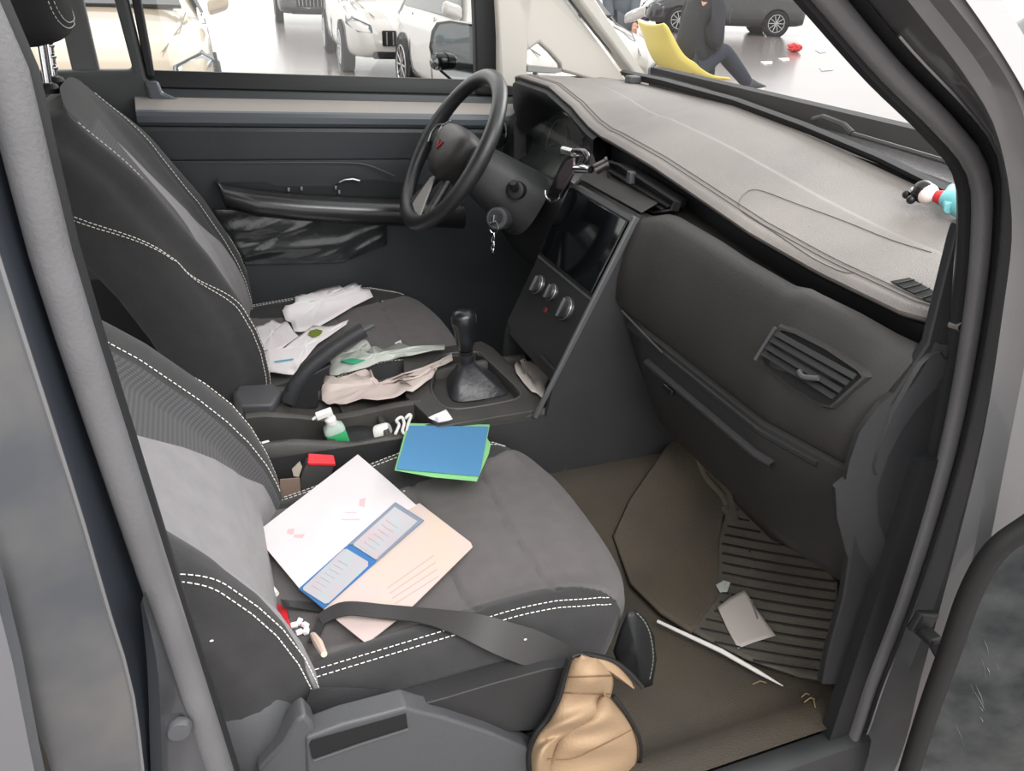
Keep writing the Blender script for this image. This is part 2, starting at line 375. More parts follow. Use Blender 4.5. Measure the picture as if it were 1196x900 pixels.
def make_seat(y, od, recline, label):
    t=thing('car_seat',label,'car seat',(0,y,0.05)); 
    # meshes are authored with cabin z=0; shift up the parent only
    t.location=(0,y,0)
    c=make_cushion(t,od); bk,tr,Sf=make_back(t,od,recline)
    # headrest
    hr=BM(); C=tr(Vector((-.20,0,1.012))); ax=Matrix.Rotation(math.radians(-14),4,'Y')
    rows=[]; 
    for a in range(25):
        th=math.pi*(a/24)-math.pi/2; rr=max(.02,math.cos(th)**.45); zz=math.sin(th)
        ring=[]
        for k in range(40):
            ph=2*math.pi*k/40; cx=math.copysign(abs(math.cos(ph))**.75,math.cos(ph)); sy=math.copysign(abs(math.sin(ph))**.6,math.sin(ph))
            ring.append(C+ax@Vector((.055*cx*rr,.125*sy*rr*(1-.06*zz),.085*zz)))
        rows.append(ring)
    grid(hr,rows,closed=True,cap=True); fixn(hr)
    h=obj('headrest',hr,fab_h,t,world=False,angle=80)
    b=BM()
    for k_,rad in ((0,.80),(1,.90)):
        pts=[]
        for a in range(80):
            ph=2*math.pi*a/80; cy=math.copysign(abs(math.cos(ph))**.6,math.cos(ph)); cz=math.copysign(abs(math.sin(ph))**.6,math.sin(ph))
            yy=.118*rad*cy; z2=.078*rad*cz
            q=max(0,1-(abs(z2)/.085)**2)**.225; 
            sx=.055*q*max(0,1-(abs(yy)/(.125*q+1e-6))**3.3)**.38
            pts.append(C+ax@Vector((sx+.002,yy,z2)))
        dashes(b,pts+[pts[0]],.005,.003,.0008)
    st=obj('stitching',b,thread,h,world=False)
    for sg in (-1,1):
        top=C+ax@Vector((0,sg*.045,-.06)); base=tr(Vector((BX(.845)-.026,sg*.045,.862)))
        b=BM(); tube(b,[base,top],.0065,12)
        if sg>0:
            for f in (.25,.45,.65): 
                p=base.lerp(top,f); ball(b,p+Vector((.004,-.003,0)),.0052,seg=8)
        obj('headrest_post',b,chrome,t,world=False,label='chrome headrest post')
        b=BM(); lathe(b,[(.0,-.01),(.017,-.008),(.018,0),(.014,.006),(.009,.008),(.0,.008)],frame(base,top-base))
        obj('post_guide',b,plastic_d,t,world=False)
    # base: plastic side covers, recliner cover, runners
    for sg in (-1,1):
        b=BM()
        prof=[(.45,.245,.262),(.44,.252,.20),(.30,.262,.165),(.10,.265,.145),(-.06,.262,.14)]
        tp=[(.47,.272),(.40,.258),(.25,.240),(.12,.232),(.0,.25),(-.10,.27)]
        rows=[]
        for k in range(25):
            x=lerp(.43,-.12,k/24); zt=interp(-x,[-.47,-.40,-.25,-.12,0,.12],[.262,.235,.228,.226,.262,.27]); zb=interp(-x,[-.47,-.3,0,.12],[.205,.155,.13,.13])
            y0=.222
            rows.append([Vector((x,sg*(y0-.03),zt+.008)),Vector((x,sg*(y0+.004),zt+.004)),Vector((x,sg*(y0+.016),zt-.008)),Vector((x,sg*(y0+.022),lerp(zt,zb,.5))),Vector((x,sg*(y0+.018),zb)),Vector((x,sg*(y0-.02),zb-.01))])
        grid(b,rows,closed=True,cap=True); fixn(b); obj('side_cover',b,plastic_g,t,world=False,angle=50)
        b=BM(); ball(b,(-.045,sg*.235,.285),(.085,.034,.075),seg=28)
        obj('recliner_cover',b,plastic_g,t,world=False)
        b=BM(); box(b,(.2,sg*.19,.075),(.56,.03,.05)); obj('seat_rail',b,plastic_d,t,world=False,bevel=.004)
        for xx in (.02,.38):
            b=BM(); box(b,(xx,sg*.19,.13),(.05,.02,.12)); obj('seat_leg',b,plastic_d,t,world=False,bevel=.003)
    b=BM(); box(b,(.19,0,.2),(.52,.42,.05)); obj('seat_pan',b,plastic_d,t,world=False,bevel=.01)
    return t,c,bk
seatP,cushP,backP=make_seat(-.38,-1,math.radians(17),'charcoal cloth front passenger seat nearest the open doorway, papers lying on its cushion')
seatD,cushD,backD=make_seat(.38,1,math.radians(1.5),'charcoal cloth driver seat behind the steering wheel, with torn paper on its cushion')
SEATS=bvh([cushP,backP,cushD,backD]); CUSH=bvh([cushP,cushD])
# ================================================================ car body
body=thing('car','dark grey car body around the open front doorway, with pillars, roof and sill','car',(.3,0,GZ))
black_in=mat('underlay_black',(20,21,22),.8)
def strips(name, cols, m, thick=None, parent=body, n=8, ang=35, closed=False):
    """lofted panel from columns: each column is a list of 3D points (same count)"""
    b=BM(); grid(b,cols,closed=False); fixn(b)
    return obj(name,b,m,parent,angle=ang)
def col(pts, y, n=24):
    """smooth edge line traced on the plane y, resampled to n points"""
    L=[at(a,c,'y',y) for a,c in pts]; C=cr(L,10); d=[0]
    for p,q in zip(C,C[1:]): d.append(d[-1]+(q-p).length)
    out=[]
    for k in range(n):
        t=d[-1]*k/(n-1); j=0
        while j<len(d)-2 and d[j+1]<t: j+=1
        out.append(C[j].lerp(C[j+1],(t-d[j])/max(1e-9,d[j+1]-d[j])))
    return out
# --- centre pillar beside the passenger seat (outer faces of the body side, y about -0.75)
sealB=[(-50,-40),(8,90),(60,300),(157,600),(256,900),(300,1040),(350,1230),(400,1500)]
c=col(sealB,-.735,40)
b=BM(); tube(b,c,.0125,12,up=(0,-1,0)); obj('door_seal',b,rubber,body,angle=60,label='grey rubber door seal on the centre pillar')
b=BM(); tube(b,[p+Vector((.006,.010,0)) for p in c],.010,10,up=(0,-1,0)); obj('seal_lip',b,rubber_d,body)
A0=col([(-60,-40),(-10,90),(36,300),(135,600),(237,900),(278,1040),(325,1230),(370,1500)],-.742,40)
A0b=[p+Vector((-.004,.03,0)) for p in A0]
A1=col([(-120,-40),(-70,90),(0,310),(90,590),(122,700),(152,800),(166,900),(180,1040),(200,1230),(220,1500)],-.762,40)
A1b=[p+Vector((.006,.022,0)) for p in A1]
A2=[p+Vector((-.006,-.004,0)) for p in A1]
A3=col([(-260,-40),(-200,90),(-120,310),(-30,590),(-12,700),(22,800),(60,900),(90,1040),(110,1230),(120,1500)],-.775,40)
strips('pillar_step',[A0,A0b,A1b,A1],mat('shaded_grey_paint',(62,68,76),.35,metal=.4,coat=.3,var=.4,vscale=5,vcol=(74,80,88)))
strips('pillar_panel',[A1,A2,[p.lerp(q,.5)+Vector((0,-.004,0)) for p,q in zip(A2,A3)],A3],paint_dirty)
b=BM(); tube(b,A1,.0022,6); obj('ridge_highlight',b,silver,body)  # silver line added as the highlight along the pillar crease
# lower corner of the pillar with a pressed crease and plug
B0=col([(170,690),(205,790),(243,905),(252,960)],-.743,14); 
Bm=col([(166,700),(192,780),(200,905),(202,960)],-.752,14); Bm2=col([(166,700),(184,780),(190,905),(192,960)],-.760,14)
B1=col([(164,705),(172,780),(176,905),(178,960)],-.752,14)
strips('pillar_foot',[B0,Bm,Bm2,B1],paint)
b=BM(); p=at(209,852,'y',-.752); lathe(b,[(0,.004),(.009,.0035),(.011,0),(.011,-.004),(0,-.004)],frame(p,(0,-1,.05))); obj('body_plug',b,plastic_g,body)
# rear door flange at the far left
F0=col([(0,655),(14,662),(22,740),(52,900),(80,1040),(100,1230),(110,1500)],-.79,14); F1=[p+Vector((-.004,-.010,0)) for p in F0]; F2=[p+Vector((-.03,-.012,0)) for p in F0]; F3=[p+Vector((-.07,-.004,.0)) for p in F0]
rd=thing('rear_door','grey rear side door edge with a bright polished flange at the left border','car door',(-.3,-.8,-.3))
o=strips('door_flange',[F0,F1,F2,F3],mat('polished_edge_paint',(150,154,160),.16,metal=.8,coat=.5),parent=rd)
# --- front doorway: seal, pinch weld, hinge pillar and A-pillar
inn=[(890,-40),(928,0),(1010,92),(1075,155),(1112,200),(1120,250),(1112,360),(1085,520),(1040,680),(1000,790),(972,870),(930,915),(870,940),(760,965)]
def off(c,d,dy):
    """shift an edge line outward in its own plane"""
    out=[]
    for i,p in enumerate(c):
        t=(c[min(i+1,len(c)-1)]-c[max(i-1,0)]).normalized(); nrm=Vector((-t.z,0,t.x)); nrm= -nrm if nrm.dot(Vector((1,0,.25)))<0 and False else nrm
        out.append(p+nrm*d+Vector((0,dy,0)))
    return out
I0=col(inn,-.70,70)
sg=1 if off(I0,.01,0)[35].x>I0[35].x else -1
def O(d,dy): return off(I0,sg*d,dy)
b=BM(); grid(b,[O(.03,.03),O(.012,.014),O(.003,.006),O(-.001,0),O(.001,-.007),O(.010,-.010)]); fixn(b); obj('door_trim',b,rubber_d,body)
b=BM(); tube(b,O(.0125,-.016),.0098,14,up=(0,-1,0)); obj('door_seal',b,rubber,body,angle=60,label='grey rubber door seal along the front pillar')
b=BM(); grid(b,[O(.018,-.006),O(.024,.004),O(.028,.002),O(.031,-.014),O(.033,-.018),O(.036,-.014)]); fixn(b); obj('pinch_weld',b,paint,body,angle=30)
b=BM(); tube(b,O(.034,-.021)[6:],.0020,6); obj('pinch_highlight',b,silver,body)  # thin silver tube stands in for the light glint on the painted edge
def lc(pts,y): return col(pts,y,70)
H0=O(.036,-.014)
H1=lc([(1010,-60),(1060,0),(1130,92),(1166,160),(1182,260),(1172,360),(1146,520),(1106,680),(1076,790),(1056,870),(1030,925),(980,975),(880,1010)],-.775)
H2=lc([(1030,-60),(1085,0),(1150,85),(1178,150),(1198,250),(1188,360),(1160,520),(1128,690),(1098,800),(1076,880),(1050,935),(1000,985),(900,1020)],-.782)
H2b=[p+Vector((.008,-.012,.0)) for p in H2]
H3=lc([(1110,-80),(1160,0),(1210,90),(1250,160),(1290,260),(1280,380),(1260,520),(1250,690),(1210,800),(1180,880),(1150,940),(1100,1010),(1000,1060)],-.80)
strips('front_pillar',[H0,[p.lerp(q,.12)+Vector((0,-.026,0)) for p,q in zip(H0,H1)],[p.lerp(q,.75)+Vector((0,-.004,0)) for p,q in zip(H0,H1)],H1,H2,H2b,H3],mat('pillar_paint',(104,105,107),.33,metal=.15,coat=.5,var=.4,vscale=5,vcol=(122,118,116)),ang=25)
H2=H2[:34]; H2b=H2b[:34]; H3=H3[:34]
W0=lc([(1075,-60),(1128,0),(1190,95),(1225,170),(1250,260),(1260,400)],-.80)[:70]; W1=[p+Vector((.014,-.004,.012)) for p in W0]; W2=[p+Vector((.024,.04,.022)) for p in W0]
strips('roof_rail',[W0,W1,W2],mat('glare_clearcoat_edge',(225,227,230),.15,metal=.5,coat=1))  # near-white colour stands for the bright ceiling reflection on grey paint
# doorway sill (painted step) under the seat
b=BM()
rows=[]
for y,z in ((-.68,.02),(-.69,.05),(-.70,.06),(-.715,.06),(-.73,.05),(-.745,-.02),(-.80,-.04),(-.83,-.07),(-.84,-.3)):
    rows.append([Vector((x,y,z)) for x in [lerp(-1.5,.86,k/20) for k in range(21)]])
grid(b,rows); fixn(b); obj('sill',b,mat('sill_dark_paint',(50,52,54),.4,metal=.2,var=.5,vscale=8,vcol=(66,66,66)),body)
# black catch strap and latch hole on the hinge pillar
b=BM(); p=at(1078,725,'y',-.775); box(b,(0,0,0),(.035,.012,.03),Matrix.Translation(p)@Matrix.Rotation(.3,4,'Y')); box(b,(0,0,0),(.02,.03,.012),Matrix.Translation(p+Vector((.0,-.012,-.012)))); obj('check_strap_bracket',b,plastic_d,body,bevel=.004)
b=BM(); ribbon(b,[p+Vector((0,-.02,-.015)),p+Vector((.012,-.035,-.04)),p+Vector((.02,-.045,-.075)),p+Vector((.02,-.05,-.1))],.014,(0,-1,0),.004); obj('check_strap',b,rubber_d,body)
# --- roof, windscreen surround, far side, rear
b=BM(); 
rows=[]
for k in range(13):
    x=lerp(-1.75,.42,k/12); rows.append([Vector((x,y,1.27-.05*(y/.62)**4-.03*max(0,(k-9)/3))) for y in [lerp(-.63,.63,j/12) for j in range(13)]])
grid(b,rows); rows=[[p+Vector((0,0,.035)) for p in r] for r in rows]; grid(b,rows,flip=True); fixn(b); obj('roof',b,beige_trim,body)
def poly_y(name,pix,y,th,m,bev=.006,label=None,parent=body,ax='y'):
    b=BM(); prism(b,[at(a,c,ax,y) for a,c in pix],(0,th,0)); return obj(name,b,m,parent,bevel=bev,angle=30,label=label)
# far A-pillar trim (pale) with quarter window hole: built as lofted bars
pal=beige_trim
far=.64
poly_y('quarter_trim_post',[(583,100),(583,40),(578,-60),(628,-60),(622,30),(617,60),(616,88),(612,104)],far,.03,pal,.008)
b=BM()
a0=[at(*q,'y',far) for q in ((628,-60),(622,30),(617,58),(633,50),(655,76),(657,84),(650,90),(700,98),(745,104))]
top=[(700,-60),(672,20),(640,-60)]
b=BM(); prism(b,[at(*q,'y',far) for q in ((630,50),(643,62),(656,77),(657,84),(700,96),(735,96),(655,-10),(622,-62),(585,-62),(605,10),(616,60))],(0,.03,0)); obj('front_pillar_trim',b,pal,body,bevel=.008,angle=30,label='pale grey far windscreen pillar trim')
b=BM(); prism(b,[at(*q,'y',far) for q in ((735,96),(655,-10),(622,-62),(640,-64),(672,-16),(744,92))],(0.02,-.03,0)); obj('front_pillar_return',b,pal,body,bevel=.006,angle=30)
b=BM(); prism(b,[at(*q,'y',far) for q in ((616,76),(657,80),(656,84),(648,86),(616,84))],(0,.02,0)); obj('quarter_window_frame',b,mat('quarter_frame_grey',(140,139,138),.5),body,bevel=.002)
b=BM(); prism(b,[at(*q,'y',far+.035) for q in ((612,90),(612,45),(634,45),(662,84),(662,92))],(0,.004,0)); obj('quarter_glass',b,glass,body,smooth=False)
# windscreen glass with black band at its foot
WB=[at(*q,'x',1.0) for q in ((728,88),(775,98),(860,122),(940,152),(1030,190),(1118,234),(1180,262))]
def wtop(p): return Vector((.47,p.y*.93,1.25))
b=BM(); grid(b,[[p+Vector((.012,0,-.004)) for p in WB],[wtop(p) for p in WB]]); obj('windscreen',b,wglass,body)
b=BM(); up=Vector((-.77,0,.63))
rows=[[p+Vector((-.004,0,.0)) for p in WB],[p+Vector((-.53,0,.43)).normalized()*0.014 for p in WB],[p+Vector((-.53,0,.43)).normalized()*.014+Vector((.012,0,.004)) for p in WB],[p+Vector((.012,0,-.008)) for p in WB]]
grid(b,rows,closed=False); fixn(b); obj('windscreen_band',b,rubber_d,body)
b=BM(); tube(b,[at(*q,'y',far-.01)+Vector((.01,0,0)) for q in ((738,92),(690,38),(656,-6),(612,-62))],.003,6); obj('windscreen_seal',b,rubber_d,body)
# cowl and hood beyond the windscreen
b=BM(); 
cw=[(x,y) for x in (1.02,1.07,1.13,1.2,1.32,1.5,1.75) for y in (0,)]
rows=[]
for x,dz in ((1.015,-.012),(1.04,-.045),(1.07,-.05),(1.09,-.022),(1.16,-.02),(1.3,-.045),(1.5,-.085),(1.72,-.15),(1.8,-.30)):
    rows.append([Vector((x-(.18*(abs(y)/.66)**2.5)*(x-1)*1.2, y*(1+.1*(x-1)), .83-.02*abs(y/.6)**2+dz)) for y in [lerp(-.68,.68,j/24) for j in range(25)]])
grid(b,rows[3:]); fixn(b); obj('bonnet',b,mat('dusty_bonnet_paint',(128,126,128),.22,metal=.3,coat=1,var=.5,vscale=9,vcol=(150,148,148)),body)
b=BM(); grid(b,rows[:4]); fixn(b); obj('cowl_panel',b,mat('cowl_grey',(84,83,84),.5),body)
b=BM(); q=[at(*v,'x',1.06) for v in ((950,140),(962,137),(985,146),(995,156))]; tube(b,q,.006,8); tube(b,[q[-1],at(1110,190,'x',1.05)],.004,6); obj('wiper_arm',b,rubber_d,body)
# far body side: lower wall, rear pillars
poly_y('far_pillar_trim',[(-60,84),(155,82),(133,0),(118,-60),(145,-60),(150,0),(172,90),(185,120),(204,178),(212,330),(-60,330)],.70,.04,mat('dark_grey_trim',(72,75,76),.5,bump=.2,bscale=500,var=.3,vscale=6),.01)
poly_y('rear_pillar_trim',[(60,-60),(72,33),(85,88),(117,88),(98,5),(88,-60)],.715,.035,mat('mid_grey_trim',(88,91,91),.5,var=.3,vscale=6),.008)
b=BM(); box(b,(-1.0,.74,.3),(1.85,.03,.95)); obj('rear_side_wall',b,plastic_d,body)
b=BM(); box(b,(-1.72,0,.4),(.05,1.45,1.3)); obj('tail_wall',b,plastic_d,body)
# carpeted cabin floor: tunnel, toe-board
def fz(x,y):
    z=.05+sstep(.80,1.2,x)*.24
    z=max(z, .05+.155*sstep(-.30,-.15,y)*(1 if y<0 else sstep(.30,.15,y)))
    z+=.025*sstep(-.62,-.67,y)
    return z
b=BM(); rows=[[Vector((x,y,fz(x,y))) for y in [lerp(-.705,.70,j/70) for j in range(71)]] for x in [lerp(-1.7,1.2,i/90) for i in range(91)]]
grid(b,rows); fixn(b); carpet_o=obj('floor_carpet',b,carpet,body,label='brown grey floor carpet')
b=BM(); box(b,(-.4,0,-.02),(3.2,1.4,.05)); obj('floor_pan',b,black_in,body)
b=BM(); box(b,(1.19,0,.42),(.04,1.4,.85)); obj('bulkhead',b,black_in,body)
# right kick panel
b=BM(); prism(b,[at(*q,'y',-.70) for q in ((1085,400),(1120,260),(1100,500),(1060,640),(1015,740),(985,800),(960,800),(968,760),(985,700),(1000,600),(1020,500))],(0,.012,0)); 
obj('kick_panel',b,plastic_d,body,bevel=.003)
b=BM(); box(b,(1.0,-.705,.28),(.44,.02,.55)); obj('kick_wall',b,plastic_d,body)
# ================================================================ driver door
dd=thing('car_door','black driver door with long armrest, seen across the cabin below the side window','car door',(.3,.7,-.25))
XA,XB=-.10,.86
def prof_loft(name,prof,m,x0=XA,x1=XB,parent=dd,n=24,ang=30,fn=None):
    b=BM(); rows=[]
    for i in range(n+1):
        x=lerp(x0,x1,i/n); sl=-.035*(x-.0)
        rows.append([Vector((x,y,z+sl*(1 if z>.6 else .5))) if fn is None else fn(x,y,z) for y,z in prof])
    grid(b,rows); fixn(b); return obj(name,b,m,parent,angle=ang)
prof_loft('window_seal',[(.735,.82),(.732,.838),(.722,.838),(.715,.825),(.712,.806),(.716,.80)],rubber_d)
prof_loft('seal_base',[(.716,.803),(.708,.80),(.700,.785),(.696,.780)],mat('seal_grey',(58,62,65),.45))
prof_loft('door_ledge',[(.700,.786),(.690,.783),(.668,.772),(.655,.766)],mat('grey_brown_ledge',(150,144,139),.4,var=.4,vscale=5,vcol=(132,130,128)))  # pale grey-brown top ledge with mottled tone
prof_loft('upper_lip',[(.655,.766),(.648,.763),(.643,.755),(.643,.742),(.650,.734),(.662,.732)],mat('ledge_grey',(86,92,98),.35,spec=.6))
prof_loft('door_panel',[(.665,.735),(.656,.730),(.653,.722),(.655,.70),(.660,.66),(.664,.655),(.663,.645),(.672,.60),(.675,.5),(.672,.3),(.68,.06)],mat('door_black_plastic',(62,66,69),.42,bump=.3,bscale=500,var=.3,vscale=4),ang=20)
# curved crease line
b=BM(); c=[at(*q,'y',.656) for q in cr([(200,189,0),(300,190,0),(400,190,0),(430,193,0),(460,205,0)],6) for q in [(q[0],q[1])]]; tube(b,c,.0016,6); obj('panel_crease',b,plastic_g,dd)
# armrest with grab recess
AR=mat('armrest_satin',(46,47,49),.25,spec=.7)
b=BM(); 
ctr=[(249,214),(262,230),(300,238),(350,243),(400,246),(440,248),(500,250),(540,252)]
rows=[]
for i,(a,c_) in enumerate(ctr):
    p=at(a,c_,'y',.635); k=i/(len(ctr)-1); w=interp(i,[0,1,2,7],[.010,.026,.030,.034])
    t=Vector((.05,0,0)); ring=[]
    for j in range(14):
        th=2*math.pi*j/14; ring.append(Vector((p.x+(.01 if i==0 else 0),.640+.036*math.cos(th)*interp(i,[0,1,2],[.4,.8,1]),p.z+w*math.sin(th))))
    rows.append(ring)
grid(b,rows,closed=True,cap=True); fixn(b); obj('armrest',b,AR,dd,angle=60)
b=BM(); prism(b,[at(*q,'y',.668) for q in ((249,212),(262,213),(310,213),(325,218),(390,218),(400,211),(440,210),(500,216),(500,240),(262,232))],(0,.012,0)); obj('grab_recess',b,mat('recess_black',(34,38,40),.5),dd,bevel=.002)
for q in ((337,221),(352,220),(392,219),(396,224)):
    b=BM(); p=at(*q,'y',.662); box(b,(0,0,0),(.006,.006,.009),Matrix.Translation(p)); obj('recess_clip',b,silver,dd,bevel=.001)
b=BM(); rnd=random.Random(5); rows=[]
RG=[(rnd.uniform(4,56),rnd.uniform(2,30),rnd.uniform(-.9,-.2),rnd.uniform(1.2,3.2),rnd.uniform(5,14),rnd.uniform(.0012,.004)) for _ in range(26)]
def film(i,j): return sum(a*math.exp(-(((j-u)*math.sin(t)+(i-v)*math.cos(t)*-1)/w)**2-(((j-u)*math.cos(t)+(i-v)*math.sin(t))/l)**2) for u,v,t,w,l,a in RG)*math.sin(math.pi*i/33)**.5*math.sin(math.pi*j/60)**.5
for i in range(34):
    rows.append([at(lerp(236,452,j/60),lerp(244,250,j/60)+lerp(0,64,i/33)*interp(j/60,[0,.1,.75,1],[.75,1,.9,.55]),'y',.664)+Vector((0,-.002-film(i,j),0)) for j in range(61)])
grid(b,rows); fixn(b); obj('plastic_film',b,mat('wrinkled_film',(44,48,50),.16,spec=.9,bump=.6,bscale=30),dd,angle=80,label='wrinkled glossy film left on the door pocket')
b=BM(); tube(b,[at(a,c_,'y',.655) for a,c_ in ((396,213),(402,210),(412,209),(420,211))],.003,8); obj('door_handle',b,silver,dd,label='small chrome inner door handle')
# window frame posts
poly_y('frame_post',[(557,110),(555,30),(551,-60),(578,-60),(583,10),(585,60),(585,112)],.70,.03,rubber_d,.006,parent=dd)
poly_y('frame_post',[(172,92),(165,60),(150,-20),(140,-60),(156,-60),(163,-10),(176,60),(181,92)],.70,.03,rubber_d,.006,parent=dd)
poly_y('frame_corner',[(168,95),(185,95),(190,108),(204,114),(215,118),(205,128),(192,131),(178,126),(172,112)],.69,.02,mat('corner_satin',(96,102,108),.25,metal=.3),.006,parent=dd)
b=BM(); prism(b,[at(*q,'y',.725) for q in ((172,93),(150,-20),(142,-60),(556,-60),(560,97))],(0,.004,0)); obj('side_glass',b,glass,dd,smooth=False)
# mirror
mp=BM(); M0=at(530,58,'y',.90)
rim=[(504,36),(510,26),(525,24),(562,30),(566,60),(566,108),(552,108),(528,96),(514,84),(505,72),(501,55)]
MN=Vector((-.90,-.43,.05)).normalized(); MC=at(532,62,'y',.87); P3=[atpl(q[0],q[1],MC,MN) for q in rim]; cen=sum(P3,Vector())/len(P3)
rows=[[p for p in P3],[cen.lerp(p,1.03)-MN*.02 for p in P3],[cen.lerp(p,.95)-MN*.06 for p in P3],[cen.lerp(p,.5)-MN*.10 for p in P3]]
grid(mp,rows,closed=True,cap=False); fV=[cen.lerp(p,.93) for p in P3]; grid(mp,[P3,fV,[p-MN*.006 for p in fV]],closed=True); fixn(mp)
ho=obj('mirror_housing',mp,gloss,dd,angle=50)
gm=mat('mirror_silver',(225,228,230),.02,metal=1)
mg=BM(); prism(mg,[cen.lerp(p,.94)-MN*.003 for p in P3],-MN*.003); obj('mirror_glass',mg,gm,ho,smooth=False,label='reflecting mirror glass')
b=BM(); p=atpl(513,72,MC+MN*.012,MN); lathe(b,[(0,.018),(.014,.018),(.020,.015),(.022,.006),(.022,-.012),(0,-.012)],frame(p,(-.9,-.45,0))); obj('spot_mirror',b,gloss,ho)
b=BM(); lathe(b,[(0,.0205),(.0175,.0195),(.018,.017)],frame(p,(-.9,-.45,0))); obj('spot_glass',b,gm,ho)
# ================================================================ passenger door (open), lower right
pdr=thing('car_door','open dark grey front passenger door edge with black rubber strip, scratched panel at lower right','car door',(1.0,-1.0,-.3))
dm=mat('scratched_door_panel',(34,40,43),.4,metal=.25,bump=.3,bscale=60,var=.8,vscale=22,vcol=(74,78,78))
dn=(.45,.89,.05)   # the door stands open, its inner skin faces the doorway
q0=at(1110,760,'y',-.86)
def dp(px,py,o=0): return atpl(px,py,q0,dn)+Vector(dn).normalized()*o
def ecol(pts,o): return cr([dp(a,c,o) for a,c in pts],6)
edge=[(1260,560),(1196,606),(1150,640),(1120,690),(1095,760),(1070,830),(1046,905),(1030,960)]
b=BM(); tube(b,ecol([(a+14,c+4) for a,c in edge],.002),.0135,12,up=(0,-1,0),flat=.8); obj('rubber_strip',b,mat('strip_black',(15,16,17),.6),pdr,label='black rubber strip')
rows=[ecol([(a+14+dx,c+8+dx*.12) for a,c in edge],o) for dx,o in ((4,0),(16,.004),(40,.0),(80,-.004),(200,-.006))]
b=BM(); grid(b,rows); fixn(b); obj('inner_panel',b,dm,pdr,angle=50)
b=BM(); lathe(b,[(.0,-.002),(.014,-.002),(.017,.001),(.020,.0015),(.021,0)],frame(dp(1184,782,.003),dn)); o=obj('panel_hole',b,black_in,pdr)
b=BM(); cc=dp(1184,782,.005); Mx=frame(cc,dn); tube(b,[Mx@Vector((.021*math.cos(t),.021*math.sin(t),0)) for t in [math.radians(a) for a in range(95,255,12)]],[.002+.002*math.sin(k*.26) for k in range(14)],6); obj('worn_sealant',b,mat('pale_sealant',(176,172,164),.8),pdr)
# ================================================================ dashboard
dash=thing('dashboard','long dust covered black dashboard across the cabin under the windscreen','dashboard',(.8,0,.2))
skin=mat('dusty_dash_skin',(112,107,104),.5,bump=.6,bscale=700,var=.75,vscale=3.5,vcol=(138,132,128),spec=.5)
pad=mat('lower_dash_plastic',(47,46,45),.5,bump=.4,bscale=800,var=.6,vscale=6,vcol=(62,59,55))
YS=[-.71,-.69,-.65,-.53,-.37,-.17,-.08,.0,.12,.20,.26,.34,.42,.51,.56,.62,.69]
# rear top edge of the skin (x,z) at each station
ez=lambda y: interp(y,[-.71,-.65,-.53,-.37,-.17,-.08,.12,.16,.22,.34,.51,.56,.60,.69],[.722,.720,.722,.730,.752,.762,.776,.792,.826,.849,.848,.84,.80,.775])+.012*(1-sstep(.08,.24,y))
ex=lambda y: interp(y,[-.71,-.65,-.50,.12,.22,.50,.56,.62,.69],[.775,.75,.742,.742,.722,.72,.73,.76,.78])
fzz=lambda y: interp(y,[-.70,-.475,-.14,.07,.5,.69],[.787,.797,.833,.845,.838,.825])   # foot of the windscreen
fx=lambda y: .995-.0*abs(y)
def top(y,t):
    """t 0 rear edge .. 1 front"""
    x=lerp(ex(y),fx(y),t); z0=ez(y); z1=fzz(y); 
    z=lerp(z0,z1,t)+.006*math.sin(math.pi*t)
    br=sstep(.08,.22,y)*(1-sstep(.54,.62,y))
    if br: z=lerp(z, lerp(z0,z1,min(1,t*1.0)), br)
    # shallow step running across the pad (airbag panel)
    if -.60<y<.02:
        pass
    z+=.004*(1-sstep(.47,.50,t))
    return Vector((x,y,z))
b=BM(); rows=[]
for i in range(141):
    y=lerp(-.71,.69,i/140); r=[]
    e=top(y,0)
    for dx,dz in ((.014,-.014),(.006,-.012),(.000,-.008),(-.001,-.004),(.003,-.001)): r.append(e+Vector((dx,0,dz)))
    r+= [top(y,t)+Vector((0,0,0)) for t in [.03+.97*j/60 for j in range(61)]]
    r.append(Vector((fx(y)+.01,y,fzz(y)-.06)))
    rows.append(r)
grid(b,rows); fixn(b); topo=obj('dash_top',b,skin,dash,angle=50)
b=BM(); seam=[top(lerp(-.70,.52,k/200),.10)+Vector((0,0,.0012)) for k in range(201)]; tube(b,seam,.0007,5); obj('seam_line',b,mat('seam_grey',(92,88,85),.7),dash)
b=BM(); seam=[top(lerp(-.70,.52,k/200),.075)+Vector((0,0,.0006)) for k in range(201)]; tube(b,seam,.0011,5); obj('seam_line',b,mat('seam_dust',(126,121,116),.7),dash)
TOP=bvh([topo])
def thin_on(B,pix,r,m,name,parent,lift=.0006,n=8):
    pts=[]
    for p in cr([(a,c,0) for a,c in pix],n):
        h,_n=hit(B,p.x,p.y)
        if h is not None: pts.append(h+_n*lift)
    b=BM(); tube(b,pts,r,5); return obj(name,b,m,parent)
oline=mat('outline_grey',(88,84,82),.7)
thin_on(TOP,[(862,240),(870,250),(905,272),(950,302),(985,318),(1000,318)],.0005,oline,'airbag_outline',dash)
thin_on(TOP,[(862,240),(868,228),(885,222),(930,238),(985,258),(1040,280),(1088,295)],.0005,oline,'airbag_outline',dash)
